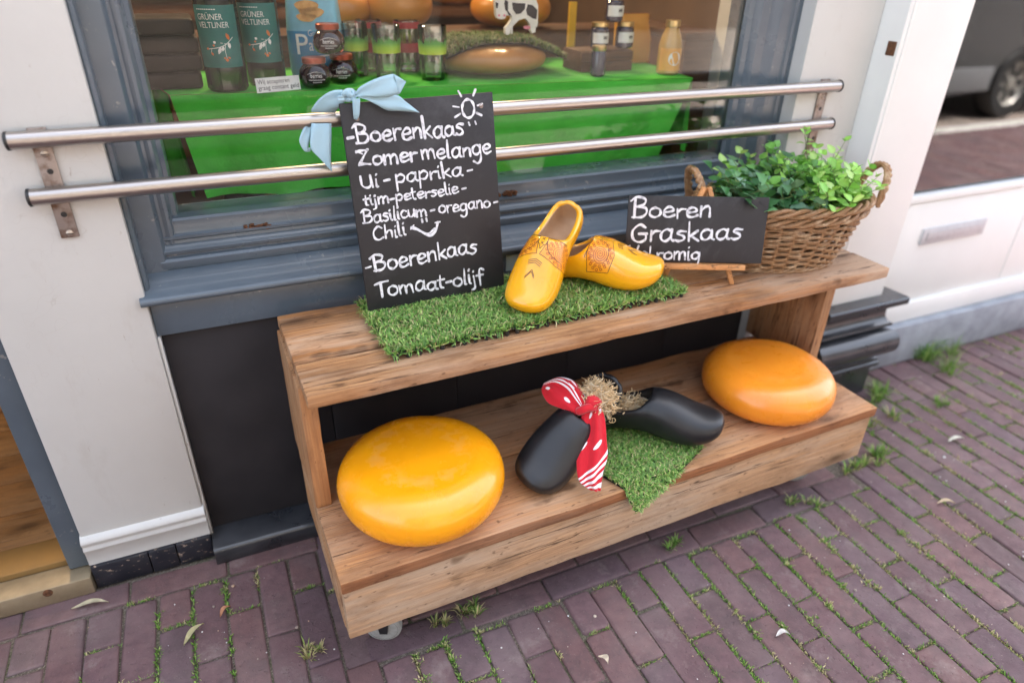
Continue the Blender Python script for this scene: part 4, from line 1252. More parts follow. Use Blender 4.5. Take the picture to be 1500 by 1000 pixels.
b = MB(BM)
for layer, zz in ((0, HB - .026), (1, HB - .004), (2, .004)):
    for s in range(3):
        pts = []
        for i in range(150):
            a = 2 * math.pi * i / 150; ph = a * 11 + s * 2 * math.pi / 3 + layer
            q = bell(zz, a, .0062 * math.cos(ph) + (.002 if layer < 2 else .0)); q.z += .0072 * math.sin(ph) * (1 if layer < 2 else .45)
            pts.append(q)
        b.tube(pts, .0050 if layer < 2 else .0040, 7, closed=True)
b.build('rim', M['wicker'], bk)
for sgn in (-1, 1):
    b = MB(BM)
    for s in range(3):
        pts = []
        for i in range(41):
            t = i / 40; th = math.pi * t
            c = Vector((sgn * (.212 + .022 * math.sin(th)), .046 * math.cos(th), HB - .015 + .082 * math.sin(th) ** .8))
            ph = t * 9 * math.pi + s * 2 * math.pi / 3
            c += Vector((sgn * .0052 * math.cos(ph), .0052 * math.sin(ph) * abs(math.sin(th)), .0052 * math.sin(ph) * abs(math.cos(th))))
            pts.append(c)
        b.tube(pts, .0052, 7)
    b.build('handle', M['wicker'], bk)
M['earth'] = pbr('potting_soil', (.035, .024, .016), (.018, .012, .009), .95, 90, bump=.8, bscale=120, dist=.006)
b = MB(BM); b.lathe([(0, HB - .03), (.09, HB - .032), (.118, HB - .04)], (0, 0, 0), 24, M=Matrix.Diagonal((1.62, 1.0, 1, 1)))
tag(b.build('potting_soil', M['earth'], origin=tuple(BC)), 'dark potting soil filling the wicker basket', 'soil', kind='stuff')
M['leaf'] = attr_leaf('herb_leaves', .38, .30, .45)
def leaf_shape(kind, n=5):
    """outline half widths along the leaf (y), returns list of (y, halfwidth)"""
    if kind == 'ivy': return [(0, .02), (.08, .36), (.2, .52), (.30, .34), (.42, .40), (.55, .30), (.75, .16), (1, 0)]
    if kind == 'mint': return [(0, .03), (.12, .24), (.3, .36), (.5, .36), (.7, .27), (.87, .13), (1, 0)]
    return [(0, .05), (.15, .36), (.35, .46), (.6, .40), (.82, .22), (1, 0)]
def add_leaf(vs, fs, cs, p, d, nrm, size, kind, col, r):
    d = d.normalized(); s = d.cross(nrm)
    if s.length < 1e-6: s = d.orthogonal()
    s.normalize(); n = s.cross(d).normalized()
    sh = leaf_shape(kind); b0 = len(vs); curl = r.uniform(.05, .35); fold = r.uniform(.05, .3)
    for y, w in sh:
        jit = r.uniform(.9, 1.1)
        c = p + d * y * size - n * curl * size * y * y
        vs += [c - s * w * size * jit + n * fold * w * size, c, c + s * w * size * jit + n * fold * w * size]
        k = .86 + .28 * r.random() * .5
        cs += [tuple(x * k for x in col), tuple(min(1, x * 1.18) for x in col), tuple(x * k for x in col)]
    for i in range(len(sh) - 1):
        a = b0 + i * 3; fs += [(a, a + 1, a + 4, a + 3), (a + 1, a + 2, a + 5, a + 4)]
def herb(name, label, area, n_stems, hr, leaf, kind, cols, seed, per=7, upright=.7, stemcol=(.10, .16, .03)):
    r = random.Random(seed)
    vs, fs, cs = [], [], []; st = MB()
    t = thing(name, label, 'plant', tuple(BM @ Vector((area[0], area[1], HB - .03))), 0, 'plants in the basket')
    for i in range(n_stems):
        a = r.uniform(0, 2 * math.pi); q = math.sqrt(r.random())
        bx, by = area[0] + area[2] * q * math.cos(a), area[1] + area[3] * q * math.sin(a)
        base = BM @ Vector((bx, by, HB - .035))
        h = r.uniform(*hr) * (1 - .25 * q)
        out = Vector((bx - area[0], by - area[1], 0)) * 1.0
        dv = Vector((out.x * 3 + r.gauss(0, .3), out.y * 3 + r.gauss(0, .3), 1)).normalized()
        dv = (BM.to_3x3() @ dv)
        bend = Vector((r.gauss(0, 1), r.gauss(0, 1), 0)) * (1 - upright) * .5
        pts = [base + dv * h * k / 5 + bend * h * (k / 5) ** 2 - Vector((0, 0, (1 - upright) * h * .35 * (k / 5) ** 2)) for k in range(6)]
        st.tube(pts, [.0013, .0012, .0011, .001, .0008, .0006], 5)
        for k in range(per):
            f_ = .18 + .82 * k / (per - 1); ii = min(4, int(f_ * 5)); p = pts[ii].lerp(pts[ii + 1], f_ * 5 - ii)
            pairs = 2 if kind != 'ivy' else 1
            ang = k * 1.57 + r.uniform(-.5, .5)
            for m_ in range(pairs):
                an = ang + m_ * math.pi
                d = Vector((math.cos(an), math.sin(an), r.uniform(-.15, .75) if k < per - 1 else 1.1))
                sz = leaf * r.uniform(.65, 1.2) * (1.0 - .35 * abs(f_ - .55))
                pet = p + d.normalized() * sz * (.5 if kind == 'ivy' else .12)
                if kind == 'ivy': st.tube([p, pet], .0006, 4)
                c = cols[r.randrange(len(cols))]; kq = r.uniform(.8, 1.2); c = tuple(x * kq for x in c)
                tipl = BM.inverted() @ (pet + d.normalized() * sz)
                if tipl.z < HB + .016 and (tipl.x / .190) ** 2 + (tipl.y / .100) ** 2 > 1: continue
                add_leaf(vs, fs, cs, pet, d, Vector((r.gauss(0, .35), r.gauss(0, .35) - .25, 1)), sz, kind, c, r)
    mb = MB(); mb.add(vs, fs)
    mb.build('leaves', M['leaf'], t, col=cs, angle=180)
    st.build('stems', M['stem'], t, angle=180)
    return t
M['stem'] = pbr('green_stem', (.14, .20, .05), (.10, .12, .04), .5, 60)
ivy = [(.055, .18, .055), (.08, .24, .07), (.12, .28, .11), (.04, .13, .045), (.18, .33, .18)]
lime = [(.27, .54, .09), (.34, .62, .13), (.21, .47, .075), (.44, .66, .19)]
mid = [(.12, .32, .055), (.16, .38, .07), (.09, .25, .045)]
herb('ivy_plant', 'dark green ivy with pointed leaves at the left of the basket', (-.085, -.01, .075, .075), 40, (.06, .15), .036, 'ivy', ivy, 11, 7, .45)
herb('ivy_plant', 'grey green ivy with pale leaf edges trailing in the middle of basket', (.0, -.02, .06, .07), 30, (.06, .15), .034, 'ivy', [(.10, .22, .12), (.06, .17, .065), (.14, .26, .17), (.05, .13, .05)], 12, 7, .45)
herb('mint_plant', 'bright lime green mint bush filling the right half of the basket', (.088, -.005, .078, .085), 80, (.06, .165), .027, 'mint', lime, 13, 8, .65)
herb('mint_plant', 'mid green leafy herb behind the ivy in the basket', (-.03, .05, .085, .04), 26, (.07, .16), .029, 'oval', mid, 14, 7, .8)
herb('herb_sprig', 'tall light green oval leaved sprig standing above the basket left end', (-.125, .03, .006, .006), 2, (.125, .15), .030, 'oval', lime, 15, 6, .97)
herb('herb_sprig', 'thin tall mint sprig rising above the right side of basket', (.115, .05, .01, .01), 3, (.18, .225), .020, 'mint', lime, 16, 7, .97)

# ------------------------------------------------------------------ straw in the black clogs
M['straw'] = attr_leaf('wood_wool', .6, .2, .25)
def straw(label, C, rx, seed, n, loose=()):
    r = random.Random(seed); mb = MB(); cols = []
    def strand(p, d, ln, w):
        pts = [p]; ax = Vector((r.gauss(0, 1), r.gauss(0, 1), r.gauss(0, 1))).normalized(); kap = r.uniform(-1, 1) * 170
        for k in range(11):
            d = (Matrix.Rotation(kap * ln / 11, 3, ax) @ d)
            ax = (ax + Vector((r.gauss(0, .3), r.gauss(0, .3), r.gauss(0, .3)))).normalized()
            pts.append(pts[-1] + d * ln / 11)
        n0 = len(mb.v); mb.tube(pts, w, 4, caps=False, sx=.4)
        k = r.uniform(.8, 1.08); c = (.84 * k, .63 * k, .36 * k) if r.random() < .7 else (.92 * k, .78 * k, .54 * k)
        cols.extend([c] * (len(mb.v) - n0))
    for i in range(n):
        v = Vector((r.gauss(0, 1), r.gauss(0, 1), r.gauss(0, 1))).normalized() * (r.random() ** .35)
        p = C + Vector((v.x * rx[0], v.y * rx[1], v.z * rx[2]))
        d = Vector((r.gauss(0, 1), r.gauss(0, 1), r.gauss(0, .8))).normalized()
        d = (d - v * max(0, d.dot(v)) * .8).normalized()
        strand(p, d, r.uniform(.014, .030), r.uniform(.0009, .0014))
    for p, d in loose: strand(Vector(p), Vector(d).normalized(), .05, .0009)
    o = mb.build('wood_wool', M['straw'], col=cols, origin=tuple(C), angle=180)
    tag(o, label, 'straw', kind=None)
s1 = PB1 @ Vector((.080, .004, .084)); s2 = PB2 @ Vector((.085, 0, .052))
straw('big tuft of blond wood wool bulging out of the toe down black clog', s1, (.043, .038, .038), 3, 1500, [(s1 + Vector((.02, -.03, -.02)), (.3, -.3, -1)), (s1 + Vector((.025, -.032, -.03)), (.2, -.2, -1)), (s1 + Vector((.02, -.03, -.04)), (.4, -.2, -1))])
straw('flat bed of pale wood wool inside the lying black clog', s2, (.046, .028, .022), 4, 750)

# ------------------------------------------------------------------ bandana
def bandana():
    t = NT('red_bandana'); uv = t.node('ShaderNodeUVMap'); uv.uv_map = 'UVMap'
    sep = t.node('ShaderNodeSeparateXYZ'); t.L(uv.outputs[0], sep.inputs[0]); u, v = sep.outputs[0], sep.outputs[1]
    mask = None
    # border: four parallel stripes that turn a corner
    d = t.math('MINIMUM', u, v)
    for c in (.075, .125, .175, .225):
        s = t.math('LESS_THAN', t.math('ABSOLUTE', t.math('SUBTRACT', d, c)), .0125)
        mask = s if mask is None else t.math('MAXIMUM', mask, s)
    for cx, cy, r_ in ((.40, .36, .030), (.60, .38, .028), (.36, .58, .028), (.52, .62, .030), (.74, .52, .028), (.85, .38, .028), (.83, .70, .030), (.42, .82, .028), (.62, .82, .03), (.88, .92, .028), (.36, .97, .027)):
        dx = t.math('SUBTRACT', u, cx); dy = t.math('SUBTRACT', v, cy)
        s = t.math('LESS_THAN', t.math('ADD', t.math('MULTIPLY', dx, dx), t.math('MULTIPLY', dy, dy)), r_ * r_)
        mask = t.math('MAXIMUM', mask, s)
    n = t.noise(t.coord('Object'), 900, 2)
    t.col(t.mix(mask, (.54, .008, .02), (.78, .76, .78))); t.rough(.75); t.set(Sheen_Weight=.3, Specular_IOR_Level=.25)
    b_ = t.bump(n, .15, .0004); t.bump(t.noise(t.coord('Object', (28, 28, 10)), 1, 3), .5, .006, b_)
    return t.m
M['bandana'] = bandana()
def bp(cx, cy, dist):
    d = pray(730 + cx / 3.847, 500 + cy / 3.847); return CPOS + d * dist
kb = bp(480, 385, 1.375)
bn = thing('red_bandana', 'red bandana with white dots and stripes knotted round the black clog', 'bandana', tuple(kb))
def cloth(name, left, right, depth, uvs, bulge=.005, wr=.004, k=6, nc=9, seed=1):
    """left/right outlines in crop coordinates, depth per station, uv corner values"""
    r = random.Random(seed)
    Lp = catmull([bp(x, y, d) for (x, y), d in zip(left, depth)], k); Rp = catmull([bp(x, y, d) for (x, y), d in zip(right, depth)], k)
    n = len(Lp); vs = []; fs = []; uv = []
    (ua, va), (ub, vb), (uc, vc), (ud, vd) = uvs
    f1, f2_ = r.uniform(1.5, 3), r.uniform(0, 6)
    for i in range(n):
        t = i / (n - 1)
        for c in range(nc + 1):
            s = c / nc; p = Lp[i].lerp(Rp[i], s)
            h = bulge * math.sin(math.pi * s) + wr * math.sin(s * 2 * math.pi * f1 + f2_ + t * 2.5) * math.sin(math.pi * s)
            p = p - fw * h; vs.append(p)
            uv.append(((ua * (1 - s) + ub * s) * (1 - t) + (ud * (1 - s) + uc * s) * t, (va * (1 - s) + vb * s) * (1 - t) + (vd * (1 - s) + vc * s) * t))
    for i in range(n - 1):
        for c in range(nc): fs.append((i * (nc + 1) + c, i * (nc + 1) + c + 1, (i + 1) * (nc + 1) + c + 1, (i + 1) * (nc + 1) + c))
    mb = MB(); mb.add(vs, fs)
    o = mb.build(name, M['bandana'], bn, uv=uv, angle=180)
    so = o.modifiers.new('thickness', 'SOLIDIFY'); so.thickness = .0008; so.offset = -1
    su = o.modifiers.new('soft', 'SUBSURF'); su.levels = 1; su.render_levels = 1
# ear at the upper left
cloth('ear', [(242, 265), (250, 300), (285, 350), (360, 380), (440, 415)], [(255, 235), (345, 200), (430, 225), (470, 300), (500, 370)], [1.40, 1.395, 1.385, 1.375, 1.368], ((.70, .50), (.66, .15), (.2, .05), (.3, .6)), .008, .006, seed=3)
cloth('fold', [(350, 205), (400, 250), (440, 320), (465, 385)], [(430, 225), (480, 290), (505, 345), (520, 375)], [1.392, 1.38, 1.372, 1.365], ((.3, .5), (.5, .5), (.55, .8), (.3, .8)), .007, .002, seed=4)
cloth('loop', [(480, 345), (500, 310), (535, 298), (560, 310)], [(505, 400), (545, 390), (580, 375), (590, 340)], [1.365, 1.36, 1.365, 1.37], ((.4, .4), (.5, .5), (.5, .55), (.4, .5)), .012, .003, seed=5)
cloth('tail', [(470, 400), (462, 470), (448, 590), (440, 690), (455, 785), (520, 838)], [(560, 335), (598, 420), (612, 560), (616, 650), (590, 740), (576, 842)], [1.366, 1.362, 1.354, 1.346, 1.338, 1.335], ((.95, .9), (.42, .93), (.05, .02), (.02, .28)), .005, .006, k=8, nc=12, seed=8)
b = MB()
b.tube(catmull([bp(450, 395, 1.362), bp(475, 385, 1.352), bp(510, 372, 1.352), bp(545, 372, 1.362)], 6), [.004] + [.0085] * 17 + [.004], 12, sx=1.0)
o = b.build('knot', M['bandana'], bn, uv=[(.4, .5)] * len(b.v), angle=180)

# note stuck on the apron, half hidden behind the clogs
nt_ = MB(); c = at_y(748, 392, .474); c2 = at_y(790, 350, .474)
nt_.box((c.x - .012, .4728, .5845), (c.x + .085, .4738, .622), 0)
note = nt_.build('paper_note', pbr('pale_green_paper', (.45, .56, .52), (.40, .52, .49), .5, 10), origin=(c.x, .473, .5845)); tag(note, 'pale green printed note on the window apron behind the yellow clogs', 'note')

# ------------------------------------------------------------------ shop window display
def text2d(s, size):
    cu = bpy.data.curves.new('t', 'FONT'); cu.body = s; cu.size = size; cu.resolution_u = 3
    o = bpy.data.objects.new('t', cu); COL.objects.link(o)
    bpy.context.view_layer.update()
    me = bpy.data.meshes.new_from_object(o.evaluated_get(bpy.context.evaluated_depsgraph_get()))
    vs = [tuple(v.co) for v in me.vertices]; fs = [tuple(p.vertices) for p in me.polygons]
    bpy.data.objects.remove(o); bpy.data.curves.remove(cu); bpy.data.meshes.remove(me)
    return vs, fs
def put_text(mb, s, size, fn, x0=0.0, y0=0.0, width=None, mi=0, lift=0):
    vs, fs = text2d(s, size)
    xs = [v[0] for v in vs]; k = 1.0
    if width: k = width / (max(xs) - min(xs))
    mb.add([fn(x0 + (v[0] - min(xs)) * k, y0 + v[1]) for v in vs], fs, mi, False)
def simple(name, c, rough=.5, **k): return pbr(name, c, None, rough, 30, **k)
M['cloth'] = pbr('green_table_cloth', (.070, .48, .042), (.055, .42, .034), .85, 9, bump=.6, bscale=11, dist=.02)
M['paper'] = simple('white_paper', (.78, .77, .75), .6)
M['print'] = simple('black_print', (.04, .04, .045), .6)
M['cratewood'] = wood('red_brown_crate', (.10, .045, .024), (.045, .02, .011), (.07, .035, .02), 'x', .55, .8, .3)
TZ = .955
dt = thing('display_table', 'display table hidden under the green cloth in the shop window', 'table', (.48, .9, .735))
TA, TB, TC, TD = Vector((-.118, .752, 0)), Vector((1.073, .630, 0)), Vector((1.16, 1.25, 0)), Vector((-.24, 1.33, 0))
b = MB(); 
b.prism_z([(p.x, p.y + .004) for p in (TA, TB, TC, TD)], TZ - .03, TZ - .003, sm=False); b.build('top', M['easel'], dt)
for p in (TA, TB, TC, TD):
    q = p.lerp((TA + TB + TC + TD) / 4, .3); b = MB(); b.box((q.x - .02, q.y - .02, .735 if q.y < .74 else 0.055), (q.x + .02, q.y + .02, TZ - .031), .002); b.build('leg', M['easel'], dt)
b = MB(); NX, NZ = 70, 14; vs = []; fs = []
def cloth_side(A, B, drop, spreadA, spreadB, amp, seed, w0=0):
    n0 = len(vs)
    t = (B - A).normalized(); out = Vector((t.y, -t.x, 0))
    for j in range(NZ + 1):
        f_ = j / NZ
        for i in range(NX + 1):
            u = i / NX
            A2 = A + t * spreadA * f_; B2 = B + t * spreadB * f_
            p = A2.lerp(B2, u)
            wv = amp * 1.5 * f_ ** .7 * (1 - 2 * abs(math.sin(u * 11 + seed + .8 * math.sin(u * 5))) ** .8 + .5 * math.sin(u * 37 + seed * 2) + .35 * math.sin(u * 71 + f_ * 2)) + .004 * (1 - math.exp(-f_ * 8))
            r_ = .008; z = TZ - drop * f_
            o_ = out * (wv + .004)
            vs.append((p.x + o_.x, p.y + o_.y, z))
    for j in range(NZ):
        for i in range(NX): a = n0 + j * (NX + 1) + i; fs.append((a, a + 1, a + NX + 2, a + NX + 1))
n0 = 0
for j in range(11):
    for i in range(NX + 1):
        p = TD.lerp(TC, i / NX).lerp(TA.lerp(TB, i / NX), j / 10); vs.append((p.x, p.y, TZ + .0012 * math.sin(i * .9) * math.sin(j * 1.3) * .5))
for j in range(10):
    for i in range(NX): a = j * (NX + 1) + i; fs.append((a, a + 1, a + NX + 2, a + NX + 1))
cloth_side(TA, TB, .214, .030, -.075, .009, 1.0)
cloth_side(TB, TC, .175, -.03, 0, .010, 2.0)
cloth_side(TD, TA, .213, 0, .0, .012, 4.0)
b.add(vs, fs)
tc_ = b.build('tablecloth', M['cloth'], merge=True, origin=(.48, .9, TZ), angle=75)
tag(tc_, 'bright green tablecloth draped over the display table in the window', 'tablecloth')
def on_table(px, py, back=0.0):
    p = at_z(px, py, TZ + .001); return Vector((p.x, p.y + back, TZ + .001))
# dark packs
M['darkpack'] = pbr('dark_rye_pack', (.030, .018, .014), (.018, .011, .009), .4, 25, .5, .3, 60, .002, spec=.25)
p0 = on_table(268, 131, 0.0); hh_ = (at_y(268, 26, p0.y).z - TZ) / 4
for k, w in enumerate(('bottom pack of dark rye bread in the stack left of the wine', 'second pack from the bottom in the stack of dark rye bread', 'third pack from the bottom in the stack of dark rye bread', 'topmost pack on the dark rye bread stack beside the wine bottles')):
    b = MB(); dx = rnd.uniform(-.004, .004)
    b.box((-.215 + dx, p0.y, TZ + .001 + k * hh_), (-.048 + dx, p0.y + .13, TZ + .0005 + (k + 1) * hh_ - .002), .007, seg=3)
    tag(b.build('bread_pack', M['darkpack'], origin=(-.13, p0.y, TZ + .001 + k * hh_)), w, 'bread pack', 'dark packs stacked in the window')
# wine bottles
M['bottleglass'] = pane('green_bottle_glass', (.20, .36, .03), .9, .01)
M['wine'] = pane('pale_wine', (.70, .74, .22), .3, 0)
M['teal'] = simple('teal_label', (.010, .15, .135), .5)
M['labelwhite'] = simple('label_white', (.78, .80, .78), .5)
M['labelorange'] = simple('label_orange', (.72, .19, .04), .5)
M['foil'] = simple('dark_green_foil', (.03, .09, .05), .35, metal=.5)
def bottle(c, label, face):
    t = thing('wine_bottle', label, 'wine bottle', tuple(c), 0, 'white wine bottles in the window')
    r_ = .0405
    b = MB(); b.lathe([(.028, .004), (.036, .0), (r_, .006), (r_, .205), (.038, .225), (.026, .25), (.017, .268), (.0145, .28), (.0145, .305)], c, 40); g_ = b.build('glass', M['bottleglass'], t)
    b = MB(); b.lathe([(.0, .008), (.034, .006), (.0385, .012), (.0385, .203), (.030, .236), (0, .238)], c, 28); b.build('wine', M['wine'], t)
    b = MB(); b.lathe([(.0150, .285), (.0152, .325), (0, .327)], c, 20); b.build('cap', M['foil'], t)
    rl = r_ + .0006
    z0, z1 = .048, .162
    def cyl(x, y, lift=0): 
        a = face + x / rl; return Vector((c.x + (rl + lift) * math.sin(a), c.y - (rl + lift) * math.cos(a), c.z + y))
    b = MB(); n = 28; W = .094; vs = []
    for i in range(n + 1):
        x = -W / 2 + W * i / n; vs += [cyl(x, z0), cyl(x, z1)]
    b.add(vs, [(2 * i, 2 * i + 2, 2 * i + 3, 2 * i + 1) for i in range(n)]); lab = b.build('label', M['teal'], t, angle=180)
    b = MB(); X0 = -.034
    put_text(b, 'GRÜNER', .0155, lambda x, y: cyl(x, y, .0004), X0, .136, .050); put_text(b, 'VELTLINER', .0155, lambda x, y: cyl(x, y, .0004), X0, .1215, .060)
    for k in range(9): b.add([cyl(X0 + k * .0045 + dx, .1535 + dy, .0004) for dx, dy in ((0, 0), (.003, 0), (.003, .0018), (0, .0018))], [(0, 1, 2, 3)])
    # branch with leaves
    def st(pts, w, mb=None):
        P_ = [cyl(x, y, .0004) for x, y, *_ in catmull([(p[0], p[1], 0) for p in pts], 5)]
        W_ = []
        for i in range(len(P_)):
            tt = P_[min(i + 1, len(P_) - 1)] - P_[max(i - 1, 0)]; rad = Vector((P_[i].x - c.x, P_[i].y - c.y, 0)); W_.append(rad.cross(tt).normalized() * w / 2)
        (mb or b).strip(P_, W_)
    def leaf(x, y, a, l, w, mb): 
        mb.add([cyl(x + math.cos(a) * l * s_ - math.sin(a) * w * o_, y + math.sin(a) * l * s_ + math.cos(a) * w * o_, .0005) for s_, o_ in ((0, 0), (.3, .5), (.65, .5), (1, 0), (.65, -.5), (.3, -.5))], [(0, 1, 2, 3, 4, 5)])
    st([(-.020, .083), (0, .086), (.015, .092), (.030, .104)], .0013); st([(.013, .091), (.011, .080), (.012, .066)], .001); st([(-.014, .084), (-.016, .077)], .0008); st([(.016, .092), (.004, .0945)], .0008)
    for x, y, a, l, w in ((.004, .087, -2.0, .015, .006), (.009, .088, -1.9, .010, .005), (.020, .095, -1.5, .012, .006), (-.004, .094, 2.6, .006, .005)): leaf(x, y, a, l, w, b)
    for x, y, a, l, w in ((.022, .099, 1.9, .014, .006), (-.016, .077, -1.0, .007, .004), (-.020, .083, 3.0, .005, .004), (.012, .066, -1.6, .007, .006), (.010, .068, -2.4, .005, .003), (.014, .068, -.5, .006, .003), (-.010, .088, 1.0, .004, .004)): n_ = len(b.f); leaf(x, y, a, l, w, b); b.mi[n_:] = [1] * (len(b.f) - n_)
    b.build('label_print', [M['labelwhite'], M['labelorange']], lab)
c1 = on_table(338, 136, .040); c2 = on_table(396, 127, .040)
bottle(c1, 'green bottle of white wine with teal label, next to the dark packs', -.18)
bottle(c2, 'green bottle of white wine with teal label, beside the blue bag', -.20)
# cracker bag
M['bagblue'] = simple('bag_mid_blue', (.012, .22, .46), .4, coat=.1); M['baglight'] = simple('bag_pale_blue', (.22, .52, .68), .4, coat=.1)
M['cracker'] = pbr('cracker_print', (.70, .40, .14), (.55, .27, .08), .5, 90); M['navy'] = simple('navy_print', (.03, .025, .10), .4)
bc = on_table(466, 117, .015); ba = R(-22)
bagM = Matrix.Translation(bc) @ Matrix.Rotation(ba, 4, 'Z')
bag = thing('cracker_bag', 'blue paper bag of crackers standing beside the wine bottles', 'snack bag', tuple(bc))
b = MB(bagM); vs = []; fs = []
sec = [(0, .094, .035), (.02, .098, .038), (.10, .096, .036), (.17, .088, .026), (.22, .078, .010), (.25, .074, .003)]
NQ = 24
for z, wx, wy in sec:
    for i in range(NQ):
        a = 2 * math.pi * i / NQ
        vs.append((wx * .62 * math.copysign(abs(math.cos(a)) ** .35, math.cos(a)), .035 + wy * math.copysign(abs(math.sin(a)) ** .35, math.sin(a)), z))
for j in range(len(sec) - 1):
    for i in range(NQ): fs.append((j * NQ + i, j * NQ + (i + 1) % NQ, (j + 1) * NQ + (i + 1) % NQ, (j + 1) * NQ + i))
b.add(vs, fs, 0); b.mi = [0 if j // NQ < 2 else 1 for j in range(len(fs))]
bo2 = b.build('bag', [M['bagblue'], M['baglight']], bag, angle=50)
def bagf(x, y):
    wy = interp(y, [s_[0] for s_ in sec], [s_[2] for s_ in sec]); return Vector((x, .035 - wy - .0012, y))
b = MB(bagM); put_text(b, 'P', .062, bagf, -.036, .052, .026); put_text(b, 'avesi', .036, bagf, -.0085, .060, .046); put_text(b, 'Gran', .019, bagf, -.008, .090, .026)
b.add([bagf(x, y) for x, y in ((-.028, .040), (.036, .050), (.036, .0535), (-.028, .045))], [(0, 1, 2, 3)])
b.build('bag_print', M['labelwhite'], bo2)
b = MB(bagM)
for x, y, r1, r2 in ((-.006, .150, .026, .012), (.004, .138, .027, .011), (-.008, .128, .022, .009), (-.02, .185, .02, .018), (-.002, .19, .018, .014)):
    b.add([bagf(x + r1 * math.cos(k) * (1 + .1 * math.sin(k * 3)), y + r2 * math.sin(k)) - Vector((0, .001, 0)) for k in [i / 18 * 2 * math.pi for i in range(18)]], [tuple(range(18))])
b.build('cracker_print', M['cracker'], bo2)
b = MB(bagM); b.add([bagf(.024 + .014 * math.cos(k), .178 + .015 * math.sin(k)) - Vector((0, .0015, 0)) for k in [i / 6 * 2 * math.pi for i in range(6)]], [tuple(range(6))]); b.build('badge', M['navy'], bo2)
# little notice
a_ = on_table(377, 137); b_ = on_table(441, 131)
nU = (b_ - a_).normalized(); nV = Vector((0, .35, .94)).normalized(); nw = (b_ - a_).length; nh = .0215 * 1.35
ntc = thing('paper_notice', 'small white notice with printed Dutch text leaning in front of wine bottles', 'notice', tuple(a_))
nF = lambda x, y, l=0: a_ + nU * x + nV * y + nU.cross(nV) * l
b = MB(); b.add([nF(x, y, l) for l in (0, -.0008) for x, y in ((0, 0), (nw, 0), (nw, nh), (0, nh))], [(0, 1, 2, 3), (7, 6, 5, 4), (0, 4, 5, 1), (1, 5, 6, 2), (2, 6, 7, 3), (3, 7, 4, 0)]); sh = b.build('sheet', M['paper'], ntc)
b = MB(); put_text(b, 'Wij accepteren', .0125, lambda x, y: nF(x, y, .0004), .004, nh * .58, nw * .72); put_text(b, 'graag contant geld', .0125, lambda x, y: nF(x, y, .0004), .004, nh * .18, nw * .92); b.build('printed_text', M['print'], sh)
# jam jars
M['jam'] = pbr('dark_jam_jar', (.030, .006, .012), (.018, .004, .008), .08, 20, coat=.8)
M['lidcopper'] = pbr('copper_red_lid', (.42, .085, .045), (.34, .07, .035), .32, 60, metal=.55)
M['lidgold'] = simple('gold_lid', (.70, .52, .25), .3, metal=.9)
M['bluejam'] = pbr('dark_blue_jar', (.02, .025, .055), (.03, .03, .06), .1, 20, coat=.8)
JAR = []
def jamjar(c, label, face):
    t = thing('jam_jar', label, 'jam jar', tuple(c), 0, 'squat jam jars in the window'); JAR.append(t)
    b = MB(); b.lathe([(0, .001), (.024, .0), (.032, .004), (.0375, .014), (.039, .026), (.036, .040), (.029, .049), (.026, .052), (.026, .056)], c, 36); j = b.build('jar', M['jam'], t)
    b = MB(); b.lathe([(.0265, .0545), (.0285, .056), (.0285, .066), (.027, .068), (0, .0685)], c, 32); b.build('lid', M['lidcopper'], t)
    prof = [(.004, .0325), (.014, .0378), (.026, .0393), (.040, .0363)]
    def f_(x, y):
        r_ = interp(y, [p[0] for p in prof], [p[1] for p in prof]) + .0005; a = face + x / .039; return Vector((c.x + r_ * math.sin(a), c.y - r_ * math.cos(a), c.z + y))
    b = MB(); put_text(b, 'berries', .0135, f_, -.0135, .026, .027)
    for x0, x1, y in ((-.019, .019, .0195), (-.009, .010, .0145)):
        xx = x0
        while xx < x1: b.add([f_(xx + dx, y + dy) for dx, dy in ((0, 0), (.0022, 0), (.0022, .0022), (0, .0022))], [(0, 1, 2, 3)]); xx += .0031
    P_ = [f_(-.022 + .044 * i / 16, .033 + .006 * math.sin(math.pi * i / 16)) for i in range(17)]
    b.strip(P_, [Vector((0, 0, .0004))] * 17)
    b.build('label_print', M['labelwhite'], j)
j1 = on_table(468, 131, .034); j2 = on_table(508, 124, .034)
jamjar(j1, 'squat dark jam jar with copper lid, lower left of three', -.1); jamjar(j2, 'squat dark jam jar with copper lid, lower right of three', -.25)
jamjar(Vector(((j1.x + j2.x) / 2 + .008, (j1.y + j2.y) / 2 + .01, TZ + .0635)), 'dark jam jar with copper lid stacked on top of two others', -.2)
for t in JAR: t.scale = (.88, .88, .88)
b = MB(); cc_ = on_table(490, 112, .10); b.lathe([(.018, 0), (.018, .12), (.010, .135), (.010, .150), (0, .151)], cc_, 24); tag(b.build('cream_candle', simple('cream_wax', (.75, .62, .38), .5), origin=tuple(cc_)), 'cream coloured candle standing behind the jam jars', 'candle')
